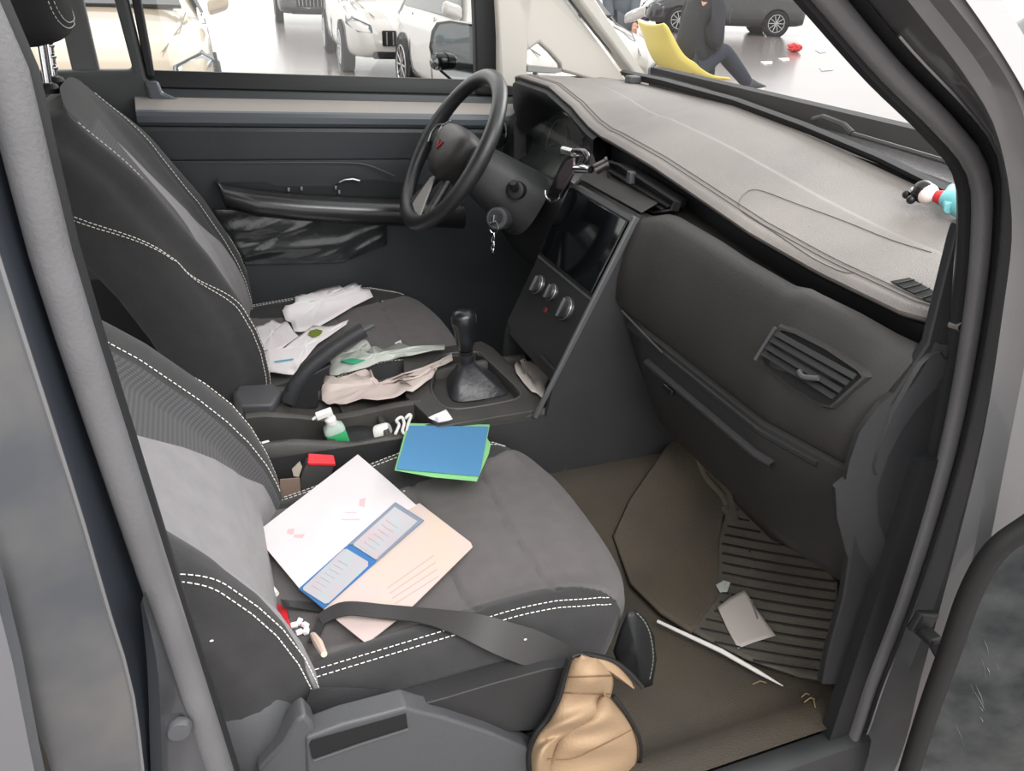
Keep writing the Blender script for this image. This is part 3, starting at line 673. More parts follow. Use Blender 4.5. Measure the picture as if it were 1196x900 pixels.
# dark recess band under the skin edge, then lower pad; stations across the passenger side
def pprof(y):
    e=Vector((ex(y),0,ez(y))); k=sstep(-.56,-.69,y)   # k: curls forward at the right end
    px_=interp(y,[-.71,-.66,-.55,-.17,-.12,.13],[.760,.737,.710,.707,.709,.720])
    pt=[(e.x+.012,e.z-.013),(e.x+.032,e.z-.018),(e.x+.034,e.z-.050)]
    zt=interp(y,[-.71,-.68,-.61,-.54,-.508,-.40,-.34,-.22,-.19,-.142,-.10,.09,.13],[.702,.704,.715,.721,.714,.717,.722,.726,.722,.705,.702,.714,.716])
    pt+=[(px_+.022,zt-.012),(px_+.010,zt-.001),(px_-.004,zt-.004),(px_-.014,zt-.014),(px_-.022,zt-.035),(px_-.034,zt-.070),(px_-.040,zt-.110),(px_-.040,lerp(zt-.110,.545,.75)),(px_-.032,.543)]
    return [Vector((a,y,c)) for a,c in pt]
b=BM(); rows=[pprof(lerp(-.705,.13,i/90)) for i in range(91)]
grid(b,[r[2:] for r in rows]); fixn(b); padO=obj('lower_pad',b,pad,dash,angle=50)
b=BM(); grid(b,[[r[0]+Vector((-.004,0,.004)),r[0],r[1],r[2],r[2]+Vector((0,0,-.02))] for r in rows]); fixn(b); obj('dash_recess',b,mat('recess_band_black',(30,31,34),.45),dash)
# glove box door and under-panel
gb=BM(); rows=[]
for i in range(61):
    y=lerp(-.690,-.145,i/60); p=pprof(y)[-1]; k=sstep(-.60,-.69,y); s=sstep(-.24,-.145,y)
    pt=[(p.x+.004,p.z-.002),(p.x-.004,p.z-.008),(p.x-.004,p.z-.03),(p.x+.004,p.z-.07),(p.x+.022,p.z-.13),(p.x+.05,p.z-.19),(p.x+.09,p.z-.235),(p.x+.16,p.z-.255),(p.x+.30,p.z-.26)]
    rows.append([Vector((a+.03*s*(j/4) ,y,c)) for j,(a,c) in enumerate(pt)])
grid(gb,rows); fixn(gb); gbo=obj('glove_box',gb,mat('glove_plastic',(38,38,38),.5,bump=.3,bscale=700,var=.5,vscale=5,vcol=(50,48,46)),dash,angle=50)
ys=[lerp(-.64,-.18,k/60) for k in range(61)]
def gp(y,dz,o=0):
    p=pprof(y)[-1]; return Vector((p.x-.006-o,y,p.z+dz))
b=BM(); grid(b,[[gp(y,-.010,-.008) for y in ys],[gp(y,-.016,.001) for y in ys],[gp(y,-.021,.001) for y in ys],[gp(y,-.026,-.004) for y in ys]]); fixn(b); obj('glove_lip',b,plastic_d,gbo)
b=BM(); gz=ys[8:52]; grid(b,[[gp(y,-.050,-.006) for y in gz],[gp(y,-.054,.0015) for y in gz],[gp(y,-.057,.002) for y in gz],[gp(y,-.066,-.004) for y in gz]]); fixn(b); obj('glove_handle',b,plastic,gbo)
b=BM(); box(b,gp(-.33,-.066,.000),(.008,.030,.010)); obj('glove_latch',b,gloss,gbo,bevel=.002)
b=BM(); pts=[gp(lerp(-.16,-.30,k/20),interp(k/20,[0,.5,1],[.002,-.006,-.014]),.002) for k in range(21)]; tube(b,pts,.0018,6); obj('lip_edge',b,plastic_g,gbo)
# right end cap
ec=BM(); 
E0=[at(*q,'y',-.69) for q in ((1082,392),(1075,412),(1058,440),(1022,470),(1000,500),(988,535),(984,556),(972,566),(974,600),(985,640),(1000,688))]
E1=[at(*q,'y',-.702) for q in ((1098,402),(1086,428),(1072,452),(1048,478),(1030,505),(1015,535),(1008,556),(1002,575),(1005,610),(1020,645),(1040,676))]
E2=[p+Vector((.03,-.0,-.005)) for p in E1]
grid(ec,[E0,[p+Vector((-.002,-.008,0)) for p in E0],E1,E2]); fixn(ec); obj('end_cap',ec,mat('end_cap_plastic',(44,45,47),.45,bump=.2,bscale=800,var=.3,vscale=8),dash,angle=35)
b=BM(); prism(b,[p+Vector((0,.004,0)) for p in E1]+[Vector((.90,-.698,.30)),Vector((.90,-.698,.70))],(0,.006,0)); obj('end_panel',b,plastic,dash)
# side demister grille on the top right corner
b=BM(); gq=[(1040,330),(1062,326),(1098,346),(1098,355),(1082,353)]
hp_=[hit(TOP,*q)[0] for q in gq]; prism(b,[p+Vector((0,0,.0012)) for p in hp_],(0,0,.001)); go=obj('demister_grille',b,black_in,dash)
for k in range(4):
    b=BM(); t=(k+.6)/4; a_=hp_[0].lerp(hp_[4],t); c_=hp_[1].lerp(hp_[2],t); tube(b,[a_+Vector((0,0,.003)),c_+Vector((0,0,.003))],.0008,6); obj('grille_slat',b,plastic,go)
# passenger air vent
def on_pad(px,py,o=0):
    h,n=hit(PAD,px,py); return h+n*o
PAD=bvh([padO])
vo=[(912,379),(930,384),(970,404),(1012,432),(1018,440),(985,470),(976,477),(962,475),(925,452),(889,424),(887,417)]
vp=[on_pad(*q) for q in vo]; vc=sum(vp,Vector())/len(vp); vn=hit(PAD,950,428)[1]
b=BM(); o_=[vc.lerp(p,.96)+vn*.007 for p in vp]; i_=[vc.lerp(p,.90)+vn*.008 for p in vp]; d_=[vc.lerp(p,.87)+vn*.003 for p in vp]
grid(b,[[vc.lerp(p,1.04)-vn*.002 for p in vp],o_,i_,d_],closed=True); fixn(b); vo_=obj('air_vent',b,pad,dash,angle=30)
b=BM(); prism(b,[vc.lerp(p,.9)+vn*.0045 for p in vp],-vn*.001); obj('vent_cavity',b,black_in,vo_,smooth=False)
for k in range(4):
    t=(k+.7)/4.6; a_=on_pad(lerp(915,893,t),lerp(386,419,t),.008); c_=on_pad(lerp(1008,972,t),lerp(436,470,t),.008)
    b=BM(); ribbon(b,[a_,a_.lerp(c_,.5),c_],.0075,(vn+Vector((-.0,0,.9))).normalized(),.0025); obj('vent_slat',b,plastic_d,vo_)
b=BM(); ribbon(b,[on_pad(913,384,.010),on_pad(890,420,.010)],.004,vn,.003); obj('vent_edge',b,plastic_g,vo_,label='lighter left edge')
b=BM(); q=on_pad(951,438,.010); tube(b,cr([on_pad(940,432,.012),on_pad(947,438,.016),on_pad(964,440,.015)],4),.0035,8); obj('vent_tab',b,plastic_g,vo_)
# ---------------- instrument hood and gauge cluster, driver side lower dash
b=BM()
hood=mat('hood_black',(36,37,39),.5,bump=.4,bscale=700)
rows=[]
for k in range(41):
    y=lerp(.135,.575,k/40); e=top(y,0); t=(y-.355)/.22
    inner=.84-.10*abs(t)**3.2 -.012*(1-abs(t))
    rows.append([e+Vector((.014,0,-.008)),e+Vector((.004,0,-.011)),e+Vector((-.006,0,-.018)),Vector((ex(y)-.004,y,lerp(e.z-.03,inner,.5))),Vector((ex(y)+.012,.355+(y-.355)*.96,min(e.z-.034,inner-.018))),Vector((.80,.355+(y-.355)*.88,min(e.z-.05,inner-.05)))])
grid(b,rows); fixn(b); obj('cluster_hood',b,hood,dash,angle=50)
b=BM(); rows=[]
for k in range(21):
    y=lerp(.16,.555,k/20); rows.append([Vector((.80,y,.80)),Vector((.795,y,.72)),Vector((.765,y,.66)),Vector((.735,y,.645))])
grid(b,rows); fixn(b); obj('gauge_panel',b,mat('gauge_black',(22,22,24),.25),dash)
for (yy,zz,rr) in ((.27,.715,.05),(.43,.715,.05)):
    b=BM(); F=frame((.789,yy,zz),(-1,0,.25)); tube(b,[F@Vector((rr*math.cos(t),rr*math.sin(t),.002)) for t in [2*math.pi*k/32 for k in range(32)]],.0016,6,closed=True)
    obj('gauge_ring',b,mat('gauge_ring_grey',(84,84,86),.3),dash)
    b=BM(); 
    for k in range(9):
        t=math.radians(210-k*30); tube(b,[F@Vector((rr*.78*math.cos(t),rr*.78*math.sin(t),.001)),F@Vector((rr*.9*math.cos(t),rr*.9*math.sin(t),.001))],.0007,4)
    tube(b,[F@Vector((0,0,.004)),F@Vector((rr*.7*math.cos(3.6),rr*.7*math.sin(3.6),.004))],.0012,5); obj('gauge_marks',b,plastic_g,dash)
b=BM(); prism(b,[Vector((.785,.165,.80)),Vector((.745,.165,.655)),Vector((.745,.55,.655)),Vector((.785,.55,.80))],(-.003,0,0)); obj('gauge_lens',b,glass,dash,smooth=False)
# driver side lower panel
b=BM(); rows=[]
for k in range(31):
    y=lerp(.125,.69,k/30); s=sstep(.55,.62,y)
    z1=ez(y)-.03 if s>.5 else .655
    xs=interp(y,[.125,.2,.5,.69],[.715,.725,.73,.76])
    rows.append([Vector((xs+.03,y,z1)),Vector((xs,y,lerp(.645,z1-.02,s))),Vector((xs-.02,y,.60)),Vector((xs-.03,y,.52)),Vector((xs-.01,y,.44)),Vector((xs+.05,y,.38)),Vector((xs+.2,y,.36))])
grid(b,rows); fixn(b); obj('knee_panel',b,mat('knee_panel_black',(34,35,37),.5,bump=.3,bscale=600),dash,angle=50)
b=BM(); F=frame((.722,.615,.70),(-1,-.1,.2)); lathe(b,[(.03,0),(.032,.004),(.028,.006),(.024,.0),(0,-.002)],F); obj('round_vent',b,gloss,dash)
# ---------------- centre stack
stack=thing('centre_stack','black centre stack with dark touch screen and three climate knobs, below the phone holder','centre console panel',(.66,0,.2))
fxs=lambda z: .695-(.70-z)*.46
SY=.128
def sp(y,z,o=0): return Vector((fxs(z)-o*.908,y,z+o*.42))
stm=mat('stack_black',(38,38,39),.38,bump=.15,bscale=900)
b=BM(); rows=[]
for z in (.705,.70,.69,.56,.42,.405,.40): rows.append([sp(y,z,-.0 if .405<z<.70 else -.008) for y in [lerp(-SY,SY,j/12) for j in range(13)]])
grid(b,rows); fixn(b); obj('stack_face',b,stm,stack,angle=30)
# top shelf of the stack up to the pad
b=BM(); grid(b,[[Vector((fxs(.705)+.006,y,.707)) for y in (-SY,0,SY)],[Vector((.76,y,.735)) for y in (-SY,0,SY)]]); fixn(b); obj('stack_shelf',b,pad,stack)
scr=mat('screen_glass',(10,14,16),.06,spec=.8)
SQ=[(685,216),(741,268),(699,340),(637,286)]
b=BM(); prism(b,[sp(-SY+.010,.688,.002),sp(-SY+.010,.562,.002),sp(SY-.008,.562,.002),sp(SY-.008,.688,.002)],(Vector((-.908,0,.42))*.006)); so=obj('touch_screen',b,scr,stack,bevel=.002)
b=BM(); 
for a_,c_ in (((-SY+.004,.694),(SY,.694)),): ribbon(b,[sp(a_[0],a_[1],.004),sp(c_[0],c_[1],.004)],.007,(-.908,0,.42),.005)
obj('screen_top_trim',b,plastic_g,stack)
b=BM(); prism(b,[sp(-SY-.003,.700,.006),sp(-SY-.003,.55,.006),sp(-SY-.003,.40,.004),sp(-SY-.003,.335,.004),sp(-SY-.003,.335,-.005),sp(-SY-.003,.40,-.005),sp(-SY-.003,.55,-.006),sp(-SY-.003,.700,-.006)],(0,.008,0)); obj('side_trim',b,mat('satin_grey_trim',(104,105,107),.35,metal=.3),stack,bevel=.002,label='satin grey edge strip')
b=BM(); prism(b,[sp(-SY+.002,.556,.001),sp(-SY+.002,.552,.001),sp(SY-.002,.552,.001),sp(SY-.002,.556,.001)],(Vector((-.908,0,.42))*.0015)); obj('panel_seam',b,plastic_g,stack)
b=BM(); prism(b,[sp(-.055,.425,.001),sp(-.055,.42,.001),sp(-.12,.42,.001),sp(-.12,.425,.001)],(Vector((-.908,0,.42))*.001)); obj('panel_line',b,plastic,stack)
for q,r_ in (((630,333),.0185),((646,342),.0160),((662,361),.0215)):
    P=atpl(*q,sp(0,.5),Vector((-.908,0,.42))); nn=Vector((-.908,0,.42))
    b=BM(); lathe(b,[(0,.012),(r_*.8,.012),(r_*.92,.010),(r_,.004),(r_*1.08,.002),(r_*1.1,0)],frame(P,nn)); kn=obj('climate_knob',b,stm,stack)
    b=BM(); F=frame(P,nn); tube(b,[F@Vector((r_*1.0*math.cos(t),r_*1.0*math.sin(t),.006)) for t in [2*math.pi*k/32 for k in range(32)]],.0011,6,closed=True); obj('knob_ring',b,silver,kn)
    b=BM(); prism(b,[F@Vector((-.0022,-r_*.85,.012)),F@Vector((-.0022,r_*.85,.012)),F@Vector((.0022,r_*.85,.012)),F@Vector((.0022,-r_*.85,.012))],nn*.005); obj('knob_grip',b,silver,kn,bevel=.0008)
b=BM(); P=atpl(637,362,sp(0,.5),Vector((-.908,0,.42))); box(b,(0,0,0),(.009,.009,.003),frame(P,nn)); obj('hazard_button',b,mat('dark_red_button',(120,34,38),.4),stack,bevel=.001)
# stack side walls, running back along the console
swm=mat('console_side_grey',(56,56,57),.5,bump=.3,bscale=800,var=.3,vscale=5)
for sg,x0 in ((-1,.30),(1,.45)):
    b=BM(); rows=[]
    for k in range(61):
        x=lerp(x0,.90,k/60); zt=.334 if x<.560 else min(.705,.70-(.695-(x-.004))/.46)
        if x>.70: zt=lerp(.705,.64,(x-.70)/.2)
        zt=max(zt,.334); yy=sg*.129
        rows.append([Vector((x,yy,.18)),Vector((x,yy,lerp(.18,zt,.5))),Vector((x,yy,zt)),Vector((x,yy-sg*.010,zt)),Vector((x,yy-sg*.010,.18))])
    grid(b,rows,closed=True,cap=True); fixn(b); obj('side_wall',b,swm if sg<0 else plastic_d,stack,angle=30)
b=BM(); box(b,(.78,0,.36),(.02,.25,.1)); obj('cubby_back',b,black_in,stack)
b=BM(); box(b,(.69,0,.41),(.2,.25,.01)); obj('cubby_roof',b,black_in,stack)
# centre vent with slats between the pad and the dash edge
cv=thing('centre_vent','dark rectangular centre air vent in the dash edge right of the phone holder','air vent',(.75,-.1,.70),group=None)
cv.parent=dash; cv.location=Vector((.75,-.1,.70))-dash.location; del cv['label']; del cv['category']; cv.name='centre_vent'
vq=[(707,188),(722,192),(790,236),(786,246),(763,249),(712,216)]
vp=[at(*q,'x',.733) for q in vq]; vc=sum(vp,Vector())/len(vp)
b=BM(); grid(b,[[vc.lerp(p,1.05)+Vector((.006,0,0)) for p in vp],[p+Vector((-.002,0,0)) for p in vp],[vc.lerp(p,.93) for p in vp],[vc.lerp(p,.9)+Vector((.03,0,0)) for p in vp]],closed=True); fixn(b); obj('vent_frame',b,plastic_d,cv,angle=30)
b=BM(); prism(b,[vc.lerp(p,.95)+Vector((.012,0,0)) for p in vp],(.002,0,0)); obj('vent_cavity',b,black_in,cv)
for t in (.3,.65):
    b=BM(); a_=at(lerp(712,714,t),lerp(192,214,t),'x',.737); c_=at(lerp(788,770,t),lerp(238,248,t),'x',.737); ribbon(b,[a_,c_],.01,(-.3,0,1),.002); obj('vent_slat',b,plastic,cv)
b=BM(); p=at(737,207,'x',.730); box(b,p,(.012,.014,.022)); obj('vent_tab',b,plastic_g,cv,bevel=.002)
# ================================================================ centre console
con=thing('centre_console','dusty black centre console between the seats with storage trays and cup wells','console',(.3,0,.15))
cm=mat('console_dusty_black',(62,61,60),.45,bump=.4,bscale=800,var=.6,vscale=10,vcol=(84,80,74))
TZ=.335
def cy(x): return interp(x,[.03,.10,.30,.42,.58,.62],[.105,.105,.108,.112,.118,.12])   # right half width
# outer wall (right and left) with rounded rim; rim height follows the photo
rz=lambda x: interp(x,[.0,.06,.10,.15,.20,.26,.33,.45,.58,.62],[.350,.352,.350,.338,.326,.330,.340,.345,.345,.345])
for sg in (-1,1):
    b=BM(); rows=[]
    for k in range(61):
        x=lerp(.02,.60,k/60); z=rz(x); y=cy(x)
        rows.append([Vector((x,sg*(y+.012),.17)),Vector((x,sg*(y+.006),z-.03)),Vector((x,sg*(y+.002),z-.006)),Vector((x,sg*(y-.003),z)),Vector((x,sg*(y-.010),z)),Vector((x,sg*(y-.014),z-.004)),Vector((x,sg*(y-.016),z-.04)),Vector((x,sg*(y-.018),.26))])
    grid(b,rows,cap=False); fixn(b); obj('console_wall',b,cm,con,angle=50)
b=BM(); box(b,(.02,0,.26),(.014,.22,.18)); obj('console_wall',b,cm,con,bevel=.004)
# trays: top deck pieces. right lane (cups) y -.095..-.02, left lane = handbrake/ gear deck
b=BM(); box(b,(.20,-.055,.265),(.37,.085,.01)); obj('tray_floor',b,plastic_d,con)
# middle rib
b=BM(); rows=[]
for k in range(41):
    x=lerp(.03,.34,k/40); z=rz(x+.04)+.005; y=interp(x,[.03,.12,.2,.34],[.0,.0,-.01,-.022])
    rows.append([Vector((x,y-.008,.26)),Vector((x,y-.007,z-.004)),Vector((x,y-.002,z)),Vector((x,y+.006,z)),Vector((x,y+.012,z-.004)),Vector((x,y+.013,.29))])
grid(b,rows); fixn(b); obj('console_rib',b,cm,con,angle=50)
# left rear deck around the handbrake
b=BM(); rows=[]
for k in range(31):
    x=lerp(.02,.24,k/30); z=interp(x,[.02,.08,.15,.24],[.335,.335,.318,.300]); rows.append([Vector((x,y,z)) for y in (.012,.03,.06,.10)])
grid(b,rows); fixn(b); obj('rear_deck',b,cm,con)
b=BM(); prism(b,[at(*q,'z',.352) for q in ((277,450),(320,447),(330,456),(318,472),(280,473),(272,462))],(0,0,-.02)); obj('deck_cap',b,plastic_g,con,bevel=.006)
# cross walls of the cup wells
for x in (.165,.262,.355):
    b=BM(); box(b,(x,-.06,.298),(.012,.075,.06)); obj('cup_divider',b,cm,con,bevel=.004)
for x0 in (.213,.308):
    b=BM(); lathe(b,[(.040,.045),(.038,.04),(.034,.0),(0,-.001)],Matrix.Translation((x0,-.06,.268)),n=32); obj('cup_well',b,plastic_d,con)
# gear deck with rectangular opening around the gaiter
deck=[(.33,-.10),(.60,-.112),(.60,.115),(.24,.115),(.24,.0),(.33,-.03)]
hole=[at(*q,'z',.345) for q in ((504,455),(525,478),(590,470),(608,462),(598,448),(566,418),(555,412),(512,418))]
b=BM()
oq=[at(*q,'z',.345) for q in ((474,462),(512,498),(632,478),(640,468),(612,440),(575,405),(562,398),(470,412))]
grid(b,[[p+Vector((0,0,-.03)) for p in oq],oq,[p+Vector((0,0,.003)) for p in [oq[k].lerp(hole[k],.8) for k in range(8)]],[p+Vector((0,0,.0)) for p in hole],[p+Vector((0,0,-.03)) for p in hole]],closed=True); fixn(b)
obj('gear_surround',b,cm,con,angle=30,bevel=.002)
b=BM(); prism(b,[p+Vector((0,0,-.028)) for p in hole],(0,0,-.004)); obj('gear_well',b,black_in,con)
b=BM(); tube(b,[p+Vector((0,0,.002)) for p in cr(hole,5,closed=True)],.0022,6,closed=True); obj('well_rim',b,plastic_g,con)
b=BM(); prism(b,[Vector((x,y,.322)) for x,y in ((.40,-.105),(.70,-.118),(.70,.118),(.2,.11),(.2,.02),(.33,-.02))],(0,0,-.02)); obj('deck_floor',b,cm,con)
# right lower wall of the console
b=BM(); rows=[]
for k in range(21):
    x=lerp(.02,.31,k/20); rows.append([Vector((x,-cy(x)-.010,.33 if x<.3 else .34)),Vector((x,-cy(x)-.014,.26)),Vector((x,-cy(x)-.022,.19))])
grid(b,rows); fixn(b); obj('console_skirt',b,mat('skirt_black',(46,46,48),.5,bump=.3,bscale=800),con)
# ================================================================ gear lever
gl=thing('gear_lever','black gear lever with ball-shaped knob and leather gaiter on the console','gear lever',(.44,-.01,.32))
b=BM(); base=[at(*q,'z',.325) for q in ((512,456),(527,476),(590,468),(604,460),(590,440),(568,424),(552,416),(518,424))]
bc=sum(base,Vector())/8; tp=at(545,420,'x',.445); tp2=at(543,412,'x',.445)
rows=[]
for k in range(11):
    t=k/10; f=(1-t)**1.25*.86+.0; r=.013
    ring=[]
    R8=cr(base,6,closed=True)
    for j,p in enumerate(R8):
        d=(p-bc); fold=1+.10*math.sin(j*2*math.pi/len(R8)*4+.6)*math.sin(math.pi*t)
        q=bc.lerp(tp,t)+d*f*fold*.9+ (d.normalized()*r*t)
        ring.append(q+Vector((0,0,.0)))
    rows.append(ring)
grid(b,rows,closed=True,cap=True); fixn(b); obj('gaiter',b,mat('gaiter_leather',(50,51,55),.38,bump=.5,bscale=120,spec=.6),gl,angle=80)
kt=at(541,366,'x',.44); ax_=(kt-tp).normalized()
b=BM(); tube(b,[tp-ax_*.004,tp+ax_*.006,tp+ax_*.01,tp+ax_*.012],[.014,.0155,.0155,.011],16); tube(b,[tp+ax_*.012,tp+ax_*.018],[.012,.014],16); obj('lever_collar',b,plastic_d,gl)
b=BM(); H=(kt-tp).length; tube(b,[tp+ax_*H*t for t in (.22,.30,.40,.52,.66,.80,.92,1.02,1.07,1.075)],[.0125,.0155,.0180,.0185,.0200,.0240,.0245,.0210,.013,.0005],24); ko=obj('gear_knob',b,mat('knob_satin',(30,31,33),.28,spec=.6),gl,angle=60)
b=BM(); lathe(b,[(0,.001),(.008,.001),(.009,-.001)],frame(kt+ax_*.001,ax_)); obj('knob_badge',b,gloss,ko)
# ================================================================ handbrake
hb=thing('handbrake','black handbrake lever raised at an angle beside the torn papers','handbrake',(.14,.06,.30))
hy=.065
b=BM(); ctr=[(338,468),(345,452),(360,432),(385,411),(405,397),(425,385)]
pts=[at(*q,'y',hy) for q in ctr]; tube(b,cr(pts,5),[interp(k,[0,5,12,20,25],[.016,.0155,.014,.0135,.0145]) for k in range(26)],18,flat=1.05); obj('grip',b,mat('handbrake_grip',(50,51,54),.4,bump=.5,bscale=500),hb,angle=60)
b=BM(); a_=at(425,385,'y',hy); c_=at(437,379,'y',hy); tube(b,[a_,c_],[.0055,.005],12); obj('release_button',b,plastic_g,hb)
b=BM(); prism(b,[at(*q,'y',hy-.012) for q in ((335,455),(358,440),(388,425),(372,458),(372,476),(340,480))],(0,.024,0)); obj('lever_arm',b,plastic_d,hb,bevel=.005)
# ================================================================ steering wheel and column
sw=thing('steering_wheel','black leather steering wheel with light lower spoke accent and small red badge','steering wheel',(.5,.36,.55))
T=at(573,90,'y',.36); Bt=at(478,258,'y',.36); Wc=(T+Bt)/2+Vector((.004,0,0)); wn=Vector((-(T.z-Bt.z),0,(T.x-Bt.x))).normalized(); RW=(T-Bt).length/2*.985
FW=frame(Wc,wn); lea=mat('rim_leather',(40,41,43),.33,bump=.3,bscale=500,spec=.6)
b=BM(); rim_pts=[FW@Vector((RW*math.cos(t),RW*math.sin(t),.0)) for t in [2*math.pi*k/96 for k in range(96)]]
tube(b,rim_pts,[.0165+.001*math.cos(8*math.pi*k/96) for k in range(96)],18,closed=True); obj('rim',b,lea,sw,angle=80)
def spoke(pts,w0,w1,th=.014,name='spoke',m=None,z0=-.02,z1=0):
    b=BM(); rows=[]; n=12
    P=cr([Vector((*p,0)) for p in pts],4)
    for i,p in enumerate(P):
        t=i/(len(P)-1); d=(P[min(i+1,len(P)-1)]-P[max(i-1,0)]).normalized(); s=Vector((-d.y,d.x,0)); w=lerp(w0,w1,t)/2; z=lerp(z0,z1,t)
        rows.append([FW@(p+s*w*cx+Vector((0,0,z+th/2*sz))) for cx,sz in ((-1,-.4),(-1,.4),(-.7,1),(.7,1),(1,.4),(1,-.4),(.7,-1),(-.7,-1))])
    grid(b,rows,closed=True,cap=True); fixn(b); return obj(name,b,m or lea,sw,angle=50)
spoke([(-.05,.01),(-.11,.012),(-.168,.008)],.055,.035)
spoke([(.05,.01),(.11,.012),(.168,.008)],.055,.035)
spoke([(-.025,-.04),(-.045,-.10),(-.062,-.155)],.020,.024)
spoke([(.025,-.04),(.045,-.10),(.062,-.155)],.020,.024)
b=BM(); rows=[]
hubp=[(-.085,.030),(-.06,.048),(0,.055),(.06,.048),(.085,.030),(.080,-.01),(.050,-.045),(.03,-.060),(0,-.064),(-.03,-.060),(-.050,-.045),(-.080,-.01)]
HB=cr([(a,c,0) for a,c in hubp],4,closed=True)
for f,z in ((.92,-.045),(1.0,-.02),(1.0,.002),(.94,.014),(.75,.022),(.4,.027),(.05,.028)): rows.append([FW@(Vector((p.x*f,p.y*f,z))) for p in HB])
grid(b,rows,closed=True,cap=True); fixn(b); hub=obj('airbag_pad',b,mat('airbag_black',(46,44,44),.45,bump=.3,bscale=600),sw,angle=60)
b=BM(); # badge: small winged red mark
for s_ in (-1,1): prism(b,[FW@Vector((s_*x,y,.0285)) for x,y in ((.001,-.012),(.012,.002),(.013,.009),(.008,.006),(.006,.001),(.0015,-.003))],wn*.002)
obj('badge',b,mat('badge_red',(150,30,44),.3,metal=.3),hub)
b=BM()
for s_ in (-1,1):
    tube(b,[FW@Vector((s_*x,y,.012)) for x,y in ((.060,.052),(.092,.034),(.088,.0),(.080,-.016))],.0016,6)
    break
obj('spoke_trim',b,silver,sw)
b=BM(); tube(b,[FW@Vector((x,y,.010)) for x,y in ((-.070,.045),(-.128,.030),(-.14,.008),(-.128,-.012))],.0014,6); obj('spoke_trim',b,silver,sw)
b=BM(); prism(b,[FW@Vector((-x,y,-.004)) for x,y in ((.012,-.060),(.030,-.072),(.050,-.142),(.010,-.150),(-.03,-.150))],wn*.004); obj('lower_accent',b,mat('pale_grey_accent',(178,176,172),.4,metal=.2),sw,bevel=.001,label='pale grey lower accent')
# column shroud
sc=thing('steering_column','black steering column shroud with ignition lock and round wiper stalk end','steering column',(.6,.33,.5))
b=BM(); c0=Wc-wn*.035; c1=Wc-wn*.20+Vector((0,0,-.005)); rows=[]
for k in range(13):
    t=k/12; c=c0.lerp(c1,t); w=interp(t,[0,.15,.5,1],[.055,.062,.085,.10]); h=interp(t,[0,.15,.5,1],[.045,.05,.062,.075])
    F=frame(c,wn); rows.append([F@Vector((w*math.copysign(abs(math.cos(a))**.7,math.cos(a)),h*math.copysign(abs(math.sin(a))**.7,math.sin(a))-.008*t,0)) for a in [2*math.pi*j/36 for j in range(36)]])
grid(b,rows,closed=True,cap=True); fixn(b); sh=obj('shroud',b,mat('shroud_black',(50,51,52),.45,bump=.3,bscale=700,var=.3,vscale=12),sc,angle=60)
SH_=bvh([sh])
ig=at(580,255,'y',.262); ign=Vector((-.62,-.75,.22)).normalized()
b=BM(); lathe(b,[(.0,-.05),(.0235,-.05),(.0235,0),(.021,.003),(.0165,.003),(.0155,-.002),(0,-.002)],frame(ig,ign),n=32); io=obj('ignition_lock',b,plastic_g,sc,angle=30)
b=BM(); lathe(b,[(.011,-.002),(.011,.002),(0,.0025)],frame(ig,ign)); obj('lock_barrel',b,plastic_d,io)
wb=at(601,222,'y',.262); b=BM(); lathe(b,[(.019,-.05),(.0195,0),(.017,.002),(.011,.002)],frame(wb,ign)); obj('stalk_socket',b,plastic_d,sc)
b=BM(); tube(b,[wb-ign*.01,wb+ign*.02+Vector((.004,0,.012)),wb+ign*.024+Vector((.004,0,.016))],[.009,.0095,.007],16); obj('wiper_stalk',b,plastic,sc)
# key with ring and charm
ky=thing('car_key','small metal key with ring and chain hanging from the ignition lock','key',ig)
b=BM(); F=frame(ig+ign*.010,ign); box(b,(0,0,0),(.004,.016,.022),F); obj('key_head',b,silver,ky,bevel=.0015)
b=BM(); rc=ig+ign*.016+Vector((0,0,-.018)); F=frame(rc,(-.5,-.8,0)); tube(b,[F@Vector((.010*math.cos(t),.013*math.sin(t),0)) for t in [2*math.pi*k/20 for k in range(20)]],.0011,6,closed=True); obj('key_ring',b,chrome,ky)
for k in range(4):
    b=BM(); rc=ig+ign*.016+Vector((.001*(-1)**k,0,-.036-.009*k)); F=frame(rc,(-.5 if k%2 else .8,-.8 if k%2 else -.5,0)); tube(b,[F@Vector((.0032*math.cos(t),.006*math.sin(t),0)) for t in [2*math.pi*j/12 for j in range(12)]],.0011,5,closed=True); obj('chain_link',b,chrome,ky)
b=BM(); p=ig+ign*.016+Vector((0,0,-.07)); ball(b,p,(.003,.003,.006),seg=10); obj('charm',b,chrome,ky)
# ================================================================ loose things in the cabin
def upd(*objs): return bvh(list(objs))
B_D=None
ALLP=[o for o in bpy.data.objects if o.type=='MESH' and o.parent is not None and o.name.split('.')[0] in ('seat_cushion','backrest','console_wall','deck_floor','tray_floor','rear_deck','gear_surround','console_rib','side_cover')]
INT=bvh(ALLP); FLB=bvh([carpet_o])
paper=mat('white_paper',(246,243,244),.8,spec=.2,var=.5,vscale=14,vcol=(244,228,230)); pinkp=mat('pale_pink_paper',(204,188,184),.8,spec=.2,var=.6,vscale=18,vcol=(210,202,190))
receipt=mat('receipt_paper',(190,182,176),.8,spec=.2,var=.5,vscale=40,vcol=(190,182,176)); printm=mat('grey_print',(120,112,112),.8); pinkprint=mat('faint_pink_print',(218,184,188),.8)
def rings(poly, fs=(1,.82,.6,.35,.12), sub=3):
    c=(sum(p[0] for p in poly)/len(poly), sum(p[1] for p in poly)/len(poly)); P=[]
    for i in range(len(poly)):
        a=poly[i]; b_=poly[(i+1)%len(poly)]
        for k in range(sub): P.append((lerp(a[0],b_[0],k/sub),lerp(a[1],b_[1],k/sub)))
    return c,[[(lerp(c[0],p[0],f),lerp(c[1],p[1],f)) for p in P] for f in fs]
